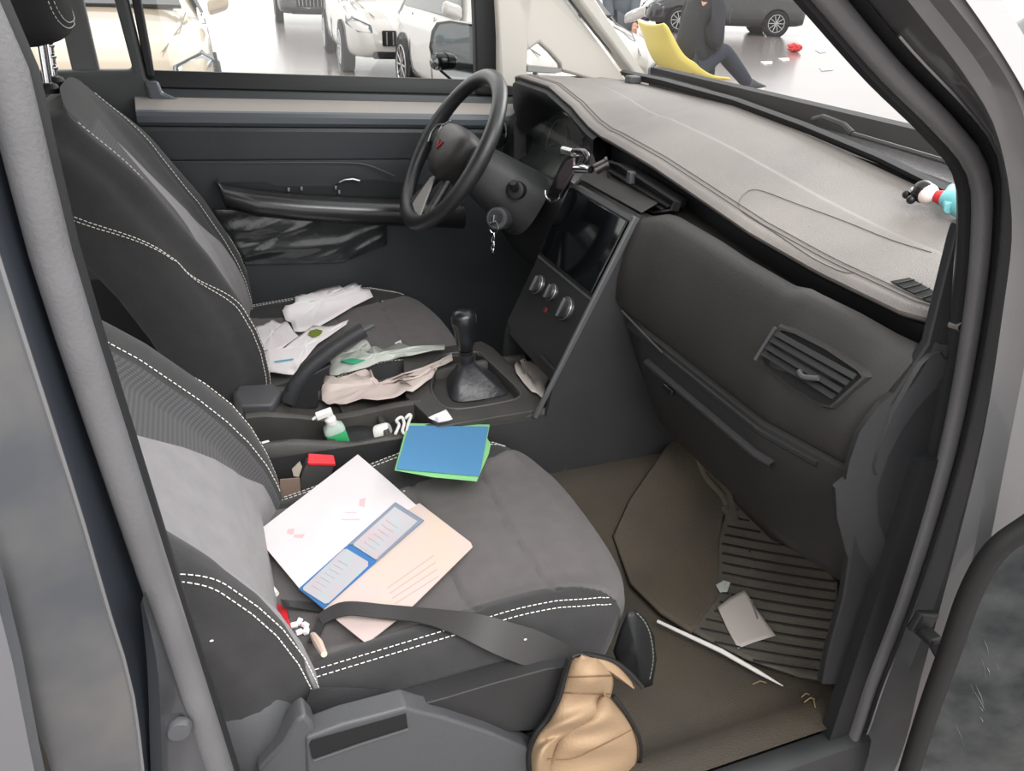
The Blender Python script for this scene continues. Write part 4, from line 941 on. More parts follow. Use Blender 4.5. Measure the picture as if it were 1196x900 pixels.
def plane_over(B, poly, lift):
    c,R=rings(poly); hs=[hit(B,*q)[0] for r in R for q in r]; hs=[h for h in hs if h is not None]
    import numpy as np
    A=np.array([[h.x,h.y,1] for h in hs]); zz=np.array([h.z for h in hs]); a,b_,c0=np.linalg.lstsq(A,zz,rcond=None)[0]
    n=Vector((-a,-b_,1)).normalized(); p0=Vector((0,0,c0)); gap=max((h-p0).dot(n) for h in hs)
    return p0+n*(gap*.85+lift), n
def sheet(name, poly, m, lift=.003, B=None, stiff=None, th=.0006, wob=.0015, label=None, cat=None, group=None, parent=None, seed=1):
    rnd=random.Random(seed); B=B or INT; c,R=rings(poly); last=None
    def pt(q):
        nonlocal last
        if stiff: return atpl(q[0],q[1],stiff[0]+stiff[1]*lift,stiff[1])
        h,n=hit(B,*q)
        if h is None: return atpl(q[0],q[1],last,(0,0,1)) 
        last=h; return h+Vector((0,0,lift+rnd.uniform(0,wob)))
    C0=pt(c); rows=[[pt(q) for q in r] for r in R]
    if not stiff:  # pull outliers towards their neighbours so the paper stays one sheet
        for _ in range(3):
            for r in rows:
                z=[p.z for p in r]; n=len(z)
                for i in range(n): r[i].z=max(r[i].z, (z[i-1]+z[(i+1)%n])/2-.002)
    b=BM(); V=[[b.verts.new(p) for p in r] for r in rows]; cv_=b.verts.new(C0); n=len(V[0])
    for i in range(len(V)-1):
        for j in range(n): b.faces.new((V[i][j],V[i+1][j],V[i+1][(j+1)%n],V[i][(j+1)%n]))
    for j in range(n): b.faces.new((V[-1][j],cv_,V[-1][(j+1)%n]))
    fixn(b); o=obj(name,b,m,parent,angle=60)
    s=o.modifiers.new('thickness','SOLIDIFY'); s.thickness=th; s.offset=0
    if cat: tag(o,label,cat,group)
    return o
def patch(name, poly, m, st, lift, parent, th=.0006):
    b=BM(); prism(b,[atpl(q[0],q[1],st[0]+st[1]*lift,st[1]) for q in poly],st[1]*th); return obj(name,b,m,parent,smooth=False)
# ---- folded certificate on the passenger cushion
docp=[(296,622),(418,531),(486,590),(552,637),(474,715),(428,752),(400,728),(350,690)]
st=plane_over(bvh([cushP]),[(326,632),(417,536),(425,541),(440,556),(486,590),(552,637),(474,715),(430,740),(380,700)],.002)
dt=thing('certificate_booklet','open white and pale pink paper certificate lying on the passenger seat cushion','document',atpl(424,640,*st))
def bend(q,k=0): return 0
b=BM(); A_=[(297,624),(418,531),(452,560),(486,590),(405,638),(352,690)]
prism(b,[atpl(*q,st[0]+st[1]*.004,st[1]) for q in A_],st[1]*.0012); obj('page',b,mat('bright_paper',(222,218,220),.75,var=.5,vscale=12,vcol=(220,205,210)),dt,smooth=False)
b=BM(); B_=[(352,690),(405,638),(486,590),(490,588),(550,634),(552,639),(474,716),(428,752),(398,728)]
prism(b,[atpl(*q,st[0]+st[1]*.0035,st[1]) for q in B_],st[1]*.0012); obj('page',b,mat('pinkish_page',(206,188,184),.75,var=.7,vscale=14,vcol=(208,190,172)),dt,smooth=False,label='pale pink page')
b=BM()
for (x,y,w,h) in ((420,583,7,9),(336,618,8,6),(344,624,12,4),(400,606,22,1.2),(404,598,14,1)):
    prism(b,[atpl(*q,st[0]+st[1]*.0053,st[1]) for q in ((x,y),(x+w,y-h*.2),(x+w*.8,y+h),(x-w*.1,y+h*.8))],st[1]*.0002)
obj('faint_print',b,pinkprint,dt,smooth=False)
b=BM()
for k in range(4):
    y0=668+k*8; prism(b,[atpl(*q,st[0]+st[1]*.0049,st[1]) for q in ((452+k*3,y0+18-k*2),(506+k*2,y0-20),(507+k*2,y0-19),(453+k*3,y0+19-k*2))],st[1]*.0002)
obj('faint_print',b,mat('beige_print',(194,172,166),.8),dt,smooth=False)
# ---- licence wallet
wt=thing('licence_wallet','small open blue plastic licence wallet holding two cards, lying on the paper certificate','card wallet',atpl(424,650,*st))
wp=[(349,688),(405,638),(462,587),(495,608),(440,656),(378,711)]
patch('cover',wp,mat('wallet_blue',(48,110,170),.35),st,.0062,wt,.0014)
cardm=mat('card_laminate',(176,186,190),.25,var=.7,vscale=26,vcol=(200,168,178),coat=.5)
patch('card',[(413,634),(458,593),(462,592),(489,609),(489,612),(442,653),(438,653),(413,637)],cardm,st,.0080,wt,.0008)
patch('card',[(354,686),(401,642),(405,641),(430,656),(430,661),(384,704),(379,705),(354,689)],cardm,st,.0080,wt,.0008)
patch('clear_edge',[(408,636),(462,587.5),(494,608),(441,655),(438,658),(442,651),(488,609),(461,592),(412,636)],mat('grey_clear_plastic',(126,136,150),.2),st,.0079,wt,.0011)
b=BM()
for k in range(7):
    x=418+k*5.2; y=640-k*5.0; prism(b,[atpl(*q,st[0]+st[1]*.0089,st[1]) for q in ((x+2,y-3),(x+15,y+6),(x+15,y+6.8),(x+2,y-2.2))],st[1]*.0001)
    x=362+k*5; y=686-k*5; prism(b,[atpl(*q,st[0]+st[1]*.0089,st[1]) for q in ((x+2,y-3),(x+14,y+4),(x+14,y+4.8),(x+2,y-2.2))],st[1]*.0001)
obj('card_print',b,mat('card_print_pink',(200,150,158),.6),wt,smooth=False)
# ---- green booklet, its face hidden by an added blue redaction patch
s2=plane_over(INT,[(490,510),(565,505),(556,552),(475,545)],.006)
gt=thing('green_booklet','light green booklet under a plain blue redaction patch at the inner edge of the passenger seat','booklet',atpl(515,525,*s2))
patch('green_cover',[(476,495),(572,496.5),(569,512),(573,520),(571,530),(557,562),(505,557),(461,549)],mat('light_green_cover',(138,206,138),.6),s2,.0,gt,.0016)
patch('blue_patch',[(478,497.5),(570.5,498.5),(560,556),(463,547.5)],mat('flat_blue_patch',(88,142,186),.75,spec=.1),s2,.003,gt,.0012)
sheet('paper_slip',[(500,496),(521,486),(529,498),(512,502)],paper,lift=.014,label='small white paper slip sticking out behind the green booklet',cat='paper')
# ---- papers on the driver seat
sheet('torn_paper',[(330,366),(334,360),(345,357),(345,350),(356,346),(372,338),(396,333),(400,336),(414,329),(420,334),(423,333),(421,340),(432,342),(436,350),(365,389),(344,391),(340,380),(334,378)],paper,lift=.006,label='largest torn white paper on the driver seat cushion, nearest the far door',cat='torn paper',seed=3,wob=.003)
sheet('torn_paper',[(291,393),(296,388),(308,386),(318,379),(327,383),(336,382),(343,392),(351,401),(322,418),(306,420),(300,408)],paper,B=bvh([cushD]),lift=.012,label='smaller torn white paper beside the driver seat backrest',cat='torn paper',seed=4,wob=.003)
bagp=[(308,420),(330,418),(366,390),(385,392),(408,383),(405,388),(372,412),(352,436),(345,448),(310,445)]
bg_=sheet('paper_bag',bagp,paper,B=bvh([cushD]),lift=.020,label='white paper bag with a small green round mark behind the handbrake',cat='paper bag',seed=5,wob=.003)
def decal(name,poly,m,parent,lift,B=INT):
    b=BM(); c,R=rings(poly,(1,.5),2); rows=[]
    for r in R: rows.append([hit(B,*q)[0]+Vector((0,0,lift)) for q in r])
    V=grid(b,rows,closed=True); b.faces.new(V[-1]); fixn(b); return obj(name,b,m,parent)
decal('green_mark',[(361,402),(363,398),(371,396),(378,398),(376,402),(368,406)],mat('olive_green',(122,138,48),.6),bg_,.0255,bvh([cushD]))
decal('blue_stripe',[(322,434),(344,431),(344,432.5),(322,435.5)],mat('sky_blue_print',(90,176,206),.6),bg_,.0255,bvh([cushD]))
clear=mat('clear_plastic_bag',(222,228,220),.25,alpha=.72,spec=.6,bump=1,bscale=40)
pb=sheet('plastic_bag',[(385,445),(388,425),(400,419),(412,414),(425,402),(431,405),(420,415),(440,417),(480,412),(520,408),(519,415),(480,421),(445,430),(426,437),(400,444)],clear,lift=.010,label='thin clear plastic bag with green print beside the handbrake',cat='plastic bag',seed=6,wob=.006)
decal('green_print',[(398,430),(404,424),(412,427),(428,429),(414,434)],mat('mint_green',(60,186,140),.5),pb,.017)
sheet('crumpled_paper',[(376,460),(380,452),(398,447),(427,437),(433,445),(437,456),(470,456),(500,443),(527,424),(529,427),(505,448),(482,464),(460,472),(405,479),(385,480),(377,475)],pinkp,lift=.012,label='long crumpled pinkish paper lying over the console beside the gear lever',cat='crumpled paper',seed=7,wob=.004)
sheet('paper_scrap',[(461,403),(468,399),(470,405),(467,407)],paper,lift=.004,label='tiny white scrap in the middle of the driver seat cushion',cat='paper scrap',th=.001)
# ---- tray receipt
tr_=sheet('receipt',[(601,430),(609,429),(607,424),(613,422),(622,424),(630,430),(644,446),(633,468),(626,462),(621,461),(612,451),(603,439)],receipt,lift=.006,label='crumpled receipt in the tray below the climate knobs',cat='receipt',seed=8)
# ---- buckle
bk=thing('belt_buckle','black seat belt buckle with red release button beside the console','seat belt buckle',(.14,-.14,.2))
bm_=mat('buckle_grey',(70,68,68),.5)
def slabq(name,poly,y,th,m,parent,bev=.002):
    b=BM(); prism(b,[at(*q,'y',y) for q in poly],(0,th,0)); return obj(name,b,m,parent,bevel=bev)
slabq('buckle_body',[(359,540),(392,542),(385,562),(372,580),(346,590),(347,570),(353,552)],-.150,.018,bm_,bk,.004)
b=BM(); prism(b,[at(360,529,'y',-.134),at(390,531,'y',-.134),at(392,541,'y',-.152),at(359,540,'y',-.152)],(0,.0,-.006)); obj('release_button',b,mat('buckle_red',(206,40,50),.4),bk,bevel=.0015,label='red release button')
cdp=thing('cardboard_scrap','brown card and pale scrap tucked between seat and console beside the red buckle','card',(.1,-.14,.2))
slabq('card',[(327,560),(350,558),(352,585),(326,592)],-.162,.002,mat('brown_card',(132,112,100),.7),cdp,.0003)
slabq('card',[(341,548),(350,539),(353,545),(349,557),(343,556)],-.158,.002,mat('pale_card',(176,166,152),.7),cdp,.0003)
# ---- spray bottle
bp_=Vector(at(397,518,'y',-.062)); bp_.z=max(bp_.z,.277)
sb=thing('sanitizer_bottle','small clear bottle with green gel and white pump in the console tray','bottle',bp_)
tilt=Matrix.Translation(bp_)@Matrix.Rotation(math.radians(-14),4,'Y')@Matrix.Rotation(math.radians(8),4,'X')
green=mat('green_gel',(70,190,120),.2,coat=.5,spec=.6)
b=BM(); rows=[[tilt@Vector((.0185*r*math.copysign(abs(math.cos(a))**.6,math.cos(a)),.013*r*math.copysign(abs(math.sin(a))**.6,math.sin(a)),z)) for a in [2*math.pi*j/28 for j in range(28)]] for z,r in ((0,.85),(.003,1),(.030,1),(.034,.98))]
grid(b,rows,closed=True,cap=True); fixn(b); obj('green_gel',b,green,sb)
b=BM(); rows=[[tilt@Vector((.0188*r*math.copysign(abs(math.cos(a))**.6,math.cos(a)),.0133*r*math.copysign(abs(math.sin(a))**.6,math.sin(a)),z)) for a in [2*math.pi*j/28 for j in range(28)]] for z,r in ((.034,1),(.042,.92),(.048,.6),(.052,.5))]
grid(b,rows,closed=True,cap=True); fixn(b); obj('bottle_shoulder',b,mat('milky_clear',(196,214,204),.2,alpha=.8),sb)
b=BM(); lathe(b,[(.0095,.050),(.0100,.062),(.008,.064),(.006,.066),(.006,.072)],tilt,20); box(b,(-.006,0,.076),(.028,.012,.010),tilt); tube(b,[tilt@Vector((-.018,0,.076)),tilt@Vector((-.028,0,.073))],[.003,.0025],8); obj('pump_head',b,mat('white_plastic',(236,236,232),.35),sb,bevel=.001)
# ---- white cup-shaped roll, earphones
wp_=MATS['white_plastic']
p=at(447,505,'y',-.062); b=BM(); lathe(b,[(0,-.013),(.0155,-.012),(.0165,-.008),(.0165,.010),(.014,.014),(.009,.015),(0,.012)],Matrix.Translation((p.x,p.y,p.z))@Matrix.Rotation(math.radians(70),4,'Y')@Matrix.Rotation(.4,4,'X'),28)
tag(obj('tape_roll',b,wp_,smooth=True,angle=50),'round white plastic pot lying in the console cup well','pot')
b=BM(); c=[at(x,y,'z',.342) for x,y in ((462,506),(466,496),(463,491),(469,487),(472,494),(470,503),(474,506),(477,494),(480,486),(478,484),(474,488))]; tube(b,cr(c,6),.0028,8); tag(obj('earphone_cable',b,wp_),'bundle of white cable behind the green booklet','cable')
b=BM(); p=at(310,516,'z',.352); box(b,(0,0,0),(.012,.005,.0015),Matrix.Translation(p)@Matrix.Rotation(.2,4,'Z')); tag(obj('paper_scrap',b,paper,smooth=False),'tiny white scrap on the console rim beside the passenger backrest','paper scrap')
# ---- small rubbish on the passenger cushion near the backrest
B_c=bvh([cushP])
sheet('cigarette_packet',[(318,712),(334,711),(340,738),(336,744),(326,728)],mat('packet_red',(204,36,48),.4),lift=.006,B=B_c,th=.006,label='red packet half under the passenger backrest edge',cat='packet')
for k,(x,y) in enumerate(((344,733),(350,729),(357,733),(350,741),(358,740))):
    h,n=hit(B_c,x,y); b=BM(); box(b,(0,0,0),(.009,.007,.006),Matrix.Translation(h+Vector((0,0,.005)))@Matrix.Rotation(k*1.1,4,'Z')@Matrix.Rotation(.4,4,'X')); tag(obj('foam_crumb',b,paper,bevel=.0012),'white crumbled bit in the small heap beside the red packet','foam bit','white crumbled bits on the passenger seat')
h,n=hit(B_c,372,757); b=BM(); a_=hit(B_c,366,745)[0]; c_=hit(B_c,379,768)[0]; tube(b,[a_+Vector((0,0,.006)),(a_+c_)/2+Vector((0,0,.008)),c_+Vector((0,0,.006))],[.004,.006,.004],8); tag(obj('cigarette_stub',b,mat('stub_pale',(222,198,182),.8)),'bent pale cigarette stub beside the white crumbs','cigarette stub')
h1=hit(B_c,316,688)[0]; h2=hit(B_c,323,697)[0]; b=BM(); tube(b,[h1+Vector((0,0,.005)),h2+Vector((0,0,.005))],.0045,10); tag(obj('small_white_cap',b,wp_),'small white plastic cap on the passenger seat beside the backrest','cap')
# ---- seat belt straps
belt=mat('belt_webbing',(58,56,57),.55,bump=.2,bscale=700,spec=.4); belt2=mat('belt_webbing_dark',(46,46,48),.5,bump=.2,bscale=700)
sb_=thing('seat_belt','twisted black seat belt webbing draped over the passenger cushion and its side','seat belt',(.3,-.6,.2))
B_ps=bvh([o for o in ALLP if o.parent==seatP])
def strap(name,pix,w,lift,m,B=B_ps,tw=None):
    pts=[]; ups=[]
    for p in cr([(a,c,0) for a,c in pix],5):
        h,n=hit(B,p.x,p.y)
        if h is None: 
            if not pts: continue
            h=atpl(p.x,p.y,pts[-1],_f); n=ups[-1]; pts.append(h); ups.append(n); continue
        pts.append(h+n*lift); ups.append(n)
    for _ in range(14):
        pts=[pts[0]]+[(pts[i-1]+pts[i]*2+pts[i+1])/4 for i in range(1,len(pts)-1)]+[pts[-1]]
        ups=[ups[0]]+[(ups[i-1]+ups[i]*2+ups[i+1]).normalized() for i in range(1,len(ups)-1)]+[ups[-1]]
    if tw: ups=[ (Matrix.Rotation(tw(i/(len(ups)-1)),3,(pts[min(i+1,len(pts)-1)]-pts[max(0,i-1)]).normalized())@u_) for i,u_ in enumerate(ups)]
    ww=[w(i/(len(pts)-1)) for i in range(len(pts))] if callable(w) else w
    b=BM(); ribbon(b,pts,ww,ups,.0018); return obj(name,b,m,sb_,angle=60)
B_doc=bvh([o for o in ALLP if o.parent==seatP]+[o for o in dt.children if o.name.startswith('page')])
strap('webbing',[(322,708),(345,711),(384,716)],.013,.008,belt2)
strap('webbing',[(384,716),(410,718),(440,722),(480,727),(530,733),(580,741),(630,756),(672,772)],lambda t: interp(t,[0,.1,.3,.6,.8,1],[.014,.022,.024,.034,.046,.034]),.013,belt,B=B_doc)
strap('webbing',[(352,812),(380,812),(420,818),(470,824),(520,845),(570,862),(625,880)],lambda t: interp(t,[0,.2,.5,1],[.03,.034,.045,.040]),.010,belt2)
strap('webbing',[(384,716),(378,728),(372,742),(366,756)],.012,.008,belt2)
# ---- beige padded leather cover over the sill
lc_=thing('leather_cover','crumpled beige padded leather cover with black piping hanging over the seat front corner','leather cover',(.45,-.66,.1))
bg_m=mat('beige_leather',(164,138,110),.6,bump=.4,bscale=250,var=.3,vscale=7,vcol=(150,124,96))
YB=-.665
def cr2d(P): return [(p.x,p.y) for p in cr([(a,c,0) for a,c in P],6)]
def bl(x,y,o=0.0): return at(x,y,'y',YB+o)
def pad_piece(name,Lf,Rt,o,amp,rip=0):
    Lc=cr([(a,c,0) for a,c in Lf],6); Rc=cr([(a,c,0) for a,c in Rt],6); n=min(len(Lc),len(Rc)); rows=[]
    for i in range(n):
        p=Lc[i]; q=Rc[i]; r=[]
        for j in range(25):
            t=j/24; puff=amp*math.sin(math.pi*t)**.55*(1-.25*math.cos(i*.5)*rip)+.003*math.sin(i*.6+t*5)*math.sin(math.pi*t)
            r.append(bl(lerp(p.x,q.x,t),lerp(p.y,q.y,t),o-puff))
        rows.append(r)
    b=BM(); grid(b,rows); fixn(b); c=obj(name,b,bg_m,lc_,angle=80); s=c.modifiers.new('thickness','SOLIDIFY'); s.thickness=.005; s.offset=-1
    return rows,Lc,Rc
rowsB,_,RcB=pad_piece('padded_leather',[(700,812),(680,835),(660,850),(648,862),(640,880),(626,912)],[(712,814),(728,832),(740,850),(746,872),(745,892),(738,914)],.012,.034)
rowsA,Lc,_=pad_piece('padded_leather',[(668,768),(661,790),(655,812),(643,838),(628,858),(620,880),(622,912)],[(700,768),(716,788),(713,814),(698,838),(668,856),(650,870),(640,914)],0,.022,1)
seamm=mat('seam_brown',(120,92,62),.7)
for R_ in (rowsA,):
    for i in (6,11):
        b=BM(); pts=[R_[i][j]+Vector((0,-.0006,0)) for j in range(1,24)]; tube(b,pts,.0011,5); obj('quilt_seam',b,seamm,lc_)
b=BM(); pts=[bl(x,y,-.026) for x,y in cr2d([(640,886),(668,886),(700,872),(738,852)])]; tube(b,pts,.0010,5); obj('quilt_seam',b,seamm,lc_)
b=BM(); tube(b,[bl(p.x-1,p.y,.0) for p in Lc],.0055,8); obj('piping',b,mat('piping_black',(34,34,35),.4),lc_)
b=BM(); tube(b,cr([bl(x,y,-.006) for x,y in ((668,768),(680,764),(700,766),(718,772),(735,785),(750,802))],5),.003,8); obj('piping',b,MATS['piping_black'],lc_)
b=BM(); tube(b,cr([bl(x,y,.004) for x,y in ((716,812),(735,838),(748,868),(746,905))],5),.0028,8); obj('piping',b,MATS['piping_black'],lc_)
# top curl showing its lining, black flap beyond
b=BM(); cA=cr([bl(*q,-.006) for q in ((686,768),(702,766),(716,772),(728,784),(738,796))],4); cB=cr([bl(*q,.006) for q in ((690,774),(704,782),(714,790),(724,795),(735,800))],4)
grid(b,[cA,[p.lerp(q,.5)+Vector((0,-.01,0)) for p,q in zip(cA,cB)],cB]); fixn(b); o=obj('curled_edge',b,bg_m,lc_); s=o.modifiers.new('thickness','SOLIDIFY'); s.thickness=.004
flp=[(733,714),(742,712),(754,722),(764,742),(767,770),(762,800),(750,804),(738,790),(722,778),(716,760),(724,735)]
b=BM(); c,R=rings(flp); rows=[[at(*q,'y',-.600-.02*(1-k/4)) for q in r] for k,r in enumerate(R[::-1])][::-1]; V=grid(b,rows,closed=True); b.faces.new(V[-1]); fixn(b); o=obj('black_flap',b,rubber_d,lc_,angle=60); s=o.modifiers.new('thickness','SOLIDIFY'); s.thickness=.004
b=BM(); dashes(b,cr([at(*q,'y',-.63) for q in ((744,716),(753,726),(760,743),(763,770),(758,797))],8),.005,.003,.0009); obj('flap_stitching',b,mat('grey_thread',(120,120,116),.7),lc_)
# ---- floor: ribbed rubber mat, felt mat, stick, receipt, crumbs
def on_floor(px,py,lift=.004):
    h,n=hit(FLB,px,py)
    if h is None: h=at(px,py,'z',.06)
    return h+Vector((0,0,lift))
def flmat(name,poly,m,lift,th,parent=None,sub=4,**k):
    b=BM(); c,R=rings(poly,(1,.95,.8,.6,.4,.2),sub); rows=[[on_floor(q[0],q[1],lift) for q in r] for r in R]; V=grid(b,rows,closed=True); b.faces.new(V[-1]); fixn(b)
    o=obj(name,b,m,parent,angle=60); s=o.modifiers.new('thickness','SOLIDIFY'); s.thickness=th; s.offset=-1; return o
fm=thing('ribbed_floor_mat','dark floor mat with ribbed black and grey stripes at the passenger footwell','floor mat',on_floor(880,720))
ribm=mat('rib_base_grey',(88,84,76),.9,bump=.8,bscale=300,var=.4,vscale=8)
ribp=[(812,548),(840,560),(860,600),(900,640),(960,668),(976,690),(978,750),(972,808),(930,800),(870,780),(806,748),(836,708),(838,640),(846,605),(835,575)]
flmat('mat_body',ribp,ribm,.018,.004,fm)
ribd=mat('rib_black',(34,33,31),.7)
def inside(x,y,P):
    r=False; j=len(P)-1
    for i in range(len(P)):
        if (P[i][1]>y)!=(P[j][1]>y) and x<(P[j][0]-P[i][0])*(y-P[i][1])/(P[j][1]-P[i][1])+P[i][0]: r=not r
        j=i
    return r
k=0; y0=470.0
while y0<800:
    pts=[]; 
    for s_ in range(0,60):
        x=800+s_*3.2; y=y0+(x-800)*.235-(x-800)**2*.0003
        if inside(x,y,ribp) and inside(x-3,y-2,ribp) and inside(x+3,y,ribp): pts.append(on_floor(x,y,.0215))
    if len(pts)>2:
        b=BM(); tube(b,pts,.0034,6,flat=.7); obj('black_rib',b,ribd,fm)
    y0+=9.6+ (y0-470)*.010
flp=[(778,530),(790,514),(800,520),(812,545),(838,585),(845,602),(838,640),(837,706),(806,748),(770,725),(735,690),(716,637),(735,595)]
felt=flmat('felt_mat',flp,carpet_l,.022,.008); tag(felt,'dusty grey brown felt mat with a raised corner left of the ribbed mat','floor mat')
b=BM(); tube(b,cr([on_floor(x,y,.028) for x,y in ((792,515),(802,524),(812,545),(822,570),(840,590),(846,602))],5),.006,8,flat=.6); obj('bound_edge',b,mat('edge_pale',(112,104,90),.9),felt)
b=BM(); A_=on_floor(766,736,.022); B2=on_floor(840,772,.024); C_=on_floor(912,810,.018); tube(b,[A_,A_.lerp(B2,.5),B2,B2.lerp(C_,.6),C_],[.0028,.0036,.0042,.0036,.0008],8); tag(obj('white_stick',b,mat('stick_white',(232,228,224),.4)),'thin white pointed stick lying across the footwell mats','stick')
st3=(on_floor(870,722,.036),Vector((-.16,-.06,1)).normalized())
rc_=sheet('receipt',[(838,709),(852,698),(870,688),(880,706),(906,742),(880,750),(862,757),(850,735)],receipt,stiff=st3,lift=.0,label='pale paper receipt lying on the ribbed floor mat',cat='receipt')
patch('print_line',[(876,700),(878,699),(886,722),(884,723)],printm,st3,.0006,rc_,.0002)
sheet('clear_wrapper',[(833,698),(842,692),(850,695),(846,706),(838,706)],clear,B=FLB,lift=.03,label='small clear wrapper beside the receipt on the floor',cat='wrapper')
straw=mat('dry_straw',(166,140,104),.9)
for k,(x0,y0_,x1,y1) in enumerate(((935,818,944,815),(946,818,951,830),(938,824,950,820),(878,803,894,801))):
    b=BM(); tube(b,[on_floor(x0,y0_,.008),on_floor((x0+x1)/2,(y0_+y1)/2-1,.012),on_floor(x1,y1,.008)],.0009,5); tag(obj('straw_bit',b,straw),'short dry straw bit on the carpet near the tip of the white stick','straw','straw bits on the carpet')
# ---- toy doll on the dash
h,_n=hit(TOP,1080,232); 
dl=thing('toy_doll','small toy doll with black hair and turquoise dress lying on the dash near the pillar','toy doll',h)
hair=mat('doll_black',(28,24,28),.3); skin_=mat('doll_face',(240,226,220),.35); red=mat('doll_red',(206,52,60),.35); teal=mat('doll_teal',(124,200,206),.35)
def dpt(px,py,l): 
    q,_=hit(TOP,px,py+6); 
    if q is None: q=h
    p=atpl(px,py,q+Vector((0,0,l)),(0,0,1)); return p
hc=dpt(1083,226,.016); bc_=dpt(1112,234,.016); axd=(bc_-hc).normalized()
b=BM(); ball(b,hc,(.0155,.014,.014),seg=20); obj('head',b,skin_,dl)
b=BM(); ball(b,hc-axd*.005+Vector((0,.001,.001)),(.0155,.0155,.0155),seg=20); obj('hair',b,hair,dl)
for q_ in ((1059,227),(1064,233)):
    b=BM(); ball(b,dpt(*q_,.012),(.0062,.0062,.0062),seg=12); obj('hair_bun',b,hair,dl)
b=BM(); ball(b,dpt(1067,221,.018),(.006,.003,.004),seg=10); obj('hair_clip',b,mat('clip_grey',(180,180,184),.4),dl)
b=BM(); tube(b,[hc+axd*.012,hc+axd*.022],[.008,.010],12); obj('collar',b,red,dl)
b=BM(); tube(b,[hc+axd*t for t in (.020,.028,.04,.055,.066)],[.009,.012,.017,.021,.018],16); obj('dress',b,teal,dl)
for q_,r_ in (((1112,221),.008),((1110,243),.008)):
    b=BM(); e=dpt(*q_,.014); tube(b,[hc+axd*.024,e],[.005,r_],10); obj('arm',b,teal,dl)
# ---- little box at the foot of the far windscreen pillar
h,_=hit(TOP,739,97); b=BM(); box(b,(0,0,0),(.03,.028,.016),Matrix.Translation((h or at(739,97,'x',.98))+Vector((0,0,.008)))); tag(obj('sensor_box',b,plastic_g,bevel=.003),'small grey box on the dash at the far windscreen corner','sensor')
# ---- phone holder
ph=thing('phone_holder','chrome and dark clamp phone holder clipped to the centre air vent','phone holder',at(690,200,'x',.71))
dc=mat('dark_chrome',(96,92,94),.18,metal=.9); mir=mat('holder_mauve',(120,108,112),.2,metal=.6)
X0=.675
def hx(px,py,o=0): return at(px,py,'x',X0+o)
b=BM(); prism(b,[hx(*q) for q in ((666,176),(672,182),(660,218),(652,232),(640,232),(641,222),(655,190))],(.010,0,0)); obj('clamp_plate',b,dc,ph,bevel=.002)
b=BM(); prism(b,[hx(*q,.002) for q in ((673,184),(672,203),(660,222),(652,219),(655,204),(664,188))],(-.006,0,0)); obj('clamp_face',b,mir,ph,bevel=.002)
b=BM(); tube(b,[hx(659,175),hx(671,178)],.0085,14); obj('clamp_arm',b,chrome,ph)
b=BM(); tube(b,cr([hx(672,176),hx(681,177,.0),hx(686,183,.0),hx(684,190)],4),.006,12); obj('clamp_hook',b,dc,ph)
b=BM(); tube(b,[hx(673,197,.004),hx(680,197,.006),hx(690,198,.01)],[.0085,.0085,.007],16); obj('joint',b,chrome,ph)
b=BM(); tube(b,[hx(695,198,.012),hx(708,191,.03)],[.0105,.0095],18); tube(b,[hx(708,191,.03),hx(711,190,.034)],[.012,.012],18); obj('vent_knob',b,dc,ph)
b=BM(); tube(b,cr([hx(637,222),hx(638,230),hx(645,236),hx(653,232),hx(655,226)],5),.0025,8); obj('clamp_foot',b,chrome,ph)

# ---- storage tray moulded under the passenger cushion side
b=BM(); prism(b,[at(*q,'y',-.664) for q in ((357,862),(400,846),(474,826),(490,831),(520,838),(570,854),(640,884),(640,945),(360,945))],(0,.03,0)); obj('tray_front',b,plastic_g,seatP,bevel=.006)
b=BM(); prism(b,[at(*q,'y',-.6645) for q in ((361,869),(364,864),(474,833),(476,849),(370,886),(364,884))],(0,-.0012,0)); obj('tray_slot',b,black_in,seatP)
b=BM(); tube(b,[at(*q,'y',-.667) for q in ((366,888),(420,869),(477,851))],.0016,6); obj('slot_edge',b,plastic_g,seatP)
b=BM(); prism(b,[at(*q,'y',-.648) for q in ((470,829),(520,815),(580,797),(640,781),(668,778),(662,800),(640,838),(628,852),(585,855),(530,842))],(0,.03,0)); obj('front_cover',b,plastic,seatP,bevel=.008)
b=BM(); prism(b,[at(*q,'y',-.660) for q in ((345,842),(356,835),(366,846),(372,864),(362,868),(364,900),(400,945),(340,945),(300,900),(330,870))],(0,.03,0)); obj('tray_end',b,plastic_g,seatP,bevel=.008)

# ---- lint and crumbs caught on the cloth
lint=mat('lint_white',(220,216,210),.9)
LN=[(212,822,'white lint speck low on the passenger backrest side'),(246,748,'white lint speck on the passenger backrest side under the stitching'),(472,574,'tiny white speck beside the green booklet on the passenger cushion'),(613,746,'white speck on the belt webbing end'),(340,604,'tiny white speck near the certificate corner'),(447,352,'tiny white speck on the driver cushion seam')]
LB=bvh(ALLP+[o for o in bpy.data.objects if o.parent==sb_])
for k,(x,y,l) in enumerate(LN):
    h,n=hit(LB,x,y)
    if h is None: continue
    b=BM(); ball(b,h+n*.0016,(.0022,.0014,.0010),seg=8); tag(obj('lint_speck',b,lint),l,'lint','lint specks on the seats')
# ---- scratches through the paint of the open door and the centre pillar
rnd=random.Random(9); scm=mat('scratch_pale',(150,152,150),.6)
for k in range(16):
    x=rnd.uniform(1085,1190); y=rnd.uniform(740,895)
    if x<1095+(905-y)*.28: x+=50
    L=rnd.uniform(8,34); a=math.radians(rnd.uniform(60,80)); b=BM()
    tube(b,[dp(x,y,-.0012),dp(x+L*.5*math.cos(a)+1,y+L*.5*math.sin(a),-.0016),dp(x+L*math.cos(a),y+L*math.sin(a),-.0012)],[.0002,rnd.uniform(.0004,.0012),.0002],5,flat=.4)
    obj('scratch',b,scm,pdr)
